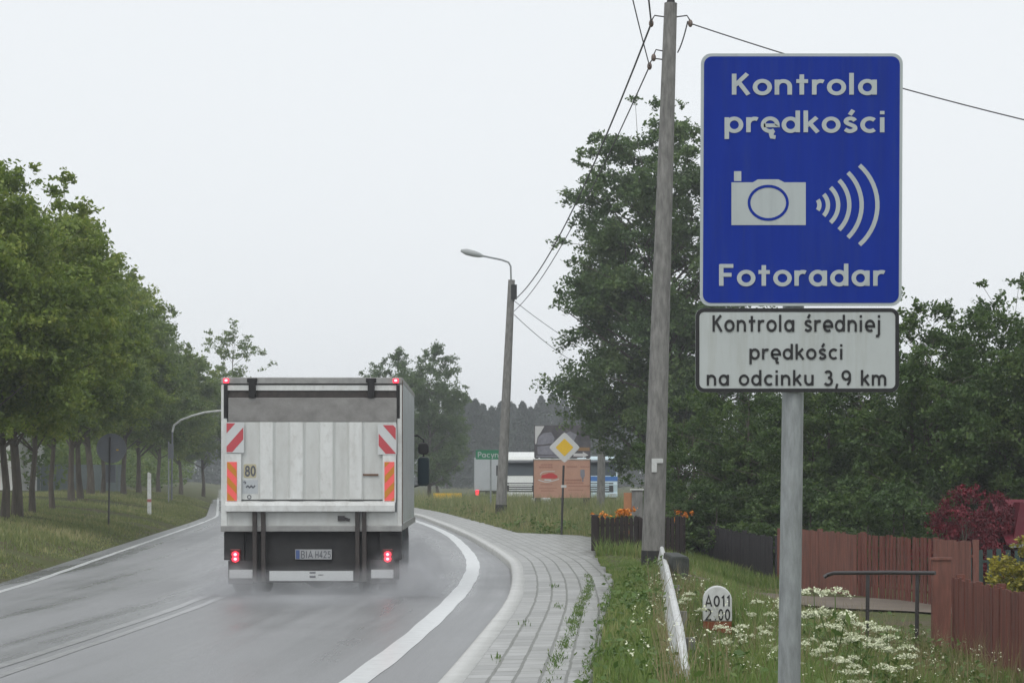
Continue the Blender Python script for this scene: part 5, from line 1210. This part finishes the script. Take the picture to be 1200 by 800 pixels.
# kilometre stone
d=25; q=P(840.5,735,d); g=h1(q[0],d)
ks=empty('kilometre_stone',(q[0],d,g),'white round-topped kilometre stone with black figures in the grass','milestone',None,R(-3))
hw=.152; zt=PZ(686,d)-g; zr=PZ(727,d)-g
MB().prism([(-hw,zr)]+[(hw,zr)]+[(hw*math.cos(a),zt-hw+hw*math.sin(a)) for a in np.linspace(0,math.pi,17)],-.09,.09).build('white_top',M['stone_white'],ks,bevel=.012)
MB().box(-hw+.004,hw-.004,-.086,.086,-.2,zr).build('brick_red_base',M['brick_red'],ks)
t=MB(); text(t,'A011',-.128,.13,PZ(709.5,d)-g,12.5*d/FPX,-.0905,th=.003,wd=.22,track=.2); text(t,'2',-.128,-.068,PZ(727,d)-g+.012,13*d/FPX,-.0905,th=.003,wd=.22); text(t,'.00',-.03,.128,PZ(727,d)-g+.012,13*d/FPX,-.0905,th=.003,wd=.22,track=.2)
t.build('lettering',M['black'],ks,recalc=False)
# handrail
q=P(1046,700,30); g=h1(q[0],30)
hr=empty('handrail',(q[0],30,g),'dark steel tube handrail on two posts in front of the red fence','handrail')
w3=lambda x,y,d: (PX(x,d)-q[0],d-30,PZ(y,d)-g)
MB().tube([w3(965.5,676,31),w3(970,673.2,31),w3(977,671,30.9),w3(1040,670.5,30.4),w3(1096,671,30)],.026,10).build('tube_rail',M['dark_steel'],hr,smooth=True)
for (x,dq) in ((1017,30.6),(1075,30.2)):
    zz=h1(PX(x,dq),dq)-g; MB().tube([(PX(x-1,dq)-q[0],dq-30,zz-.15),w3(x,672,dq)],.026,8).build('post',M['dark_steel'],hr,smooth=True)
# shed with crimson roof
d=50; q=P(1215,640,d); sh=empty('garden_shed',(q[0],d,-.7),'low garden shed with a crimson roof at the right edge','shed')
ze=PZ(633,d)+.7; zr=PZ(588,d)+.7
MB().prism([(PX(1180,d)-q[0],ze),(PX(1189,d)-q[0],zr),(1.9,zr),(2.2,ze)],-.6,.1).build('roof_front',M['roof_red'],sh)
MB().prism_x([(-.75,ze-.03),(.8,zr+.05),(2.4,ze-.03),(2.4,ze-.08),(.8,zr),(-.75,ze-.08)],PX(1176,d)-q[0]-.1,2.3).build('roof',M['roof_red'],sh)
MB().box(PX(1186,d)-q[0],2.0,-.45,2.0,-.1,ze-.09).build('wall',M['fence_dark'],sh); MB().box(PX(1174,d)-q[0],2.35,-.86,-.76,ze-.12,ze-.05).build('gutter',M['steel'],sh)
# house and fence behind the left trees
d=122; xr=PX(16,d); ho=empty('house',(xr-4.5,d,.9),'white house glimpsed at the left edge between the trees','house')
MB().box(-4.5,4.5,0,8,-.2,3.4).build('wall',M['house_white'],ho)
MB().prism([(-4.9,3.35),(4.9,3.35),(0,6.3)],-.3,8.3).build('roof',M['roof_grey'],ho); MB().prism([(-4.3,3.4),(4.3,3.4),(0,6.0)],-.34,-.301).build('gable',M['house_white'],ho)
for x in (-2.4,2.2):
    wi=MB().box(x-.6,x+.6,-.05,.0,1.0,2.3).build('window',M['white_paint'],ho); MB().box(x-.5,x+.5,-.06,-.051,1.1,2.2).build('pane',M['glass_cab'],wi)
board_fence('pale_fence',(-41,117),(-21.5,131),lambda t:2.35,lambda t:.8,.9,.03,M['fence_pale'],'pale grey-green panel fence behind the trunks on the left',seed=14,jag=.01)
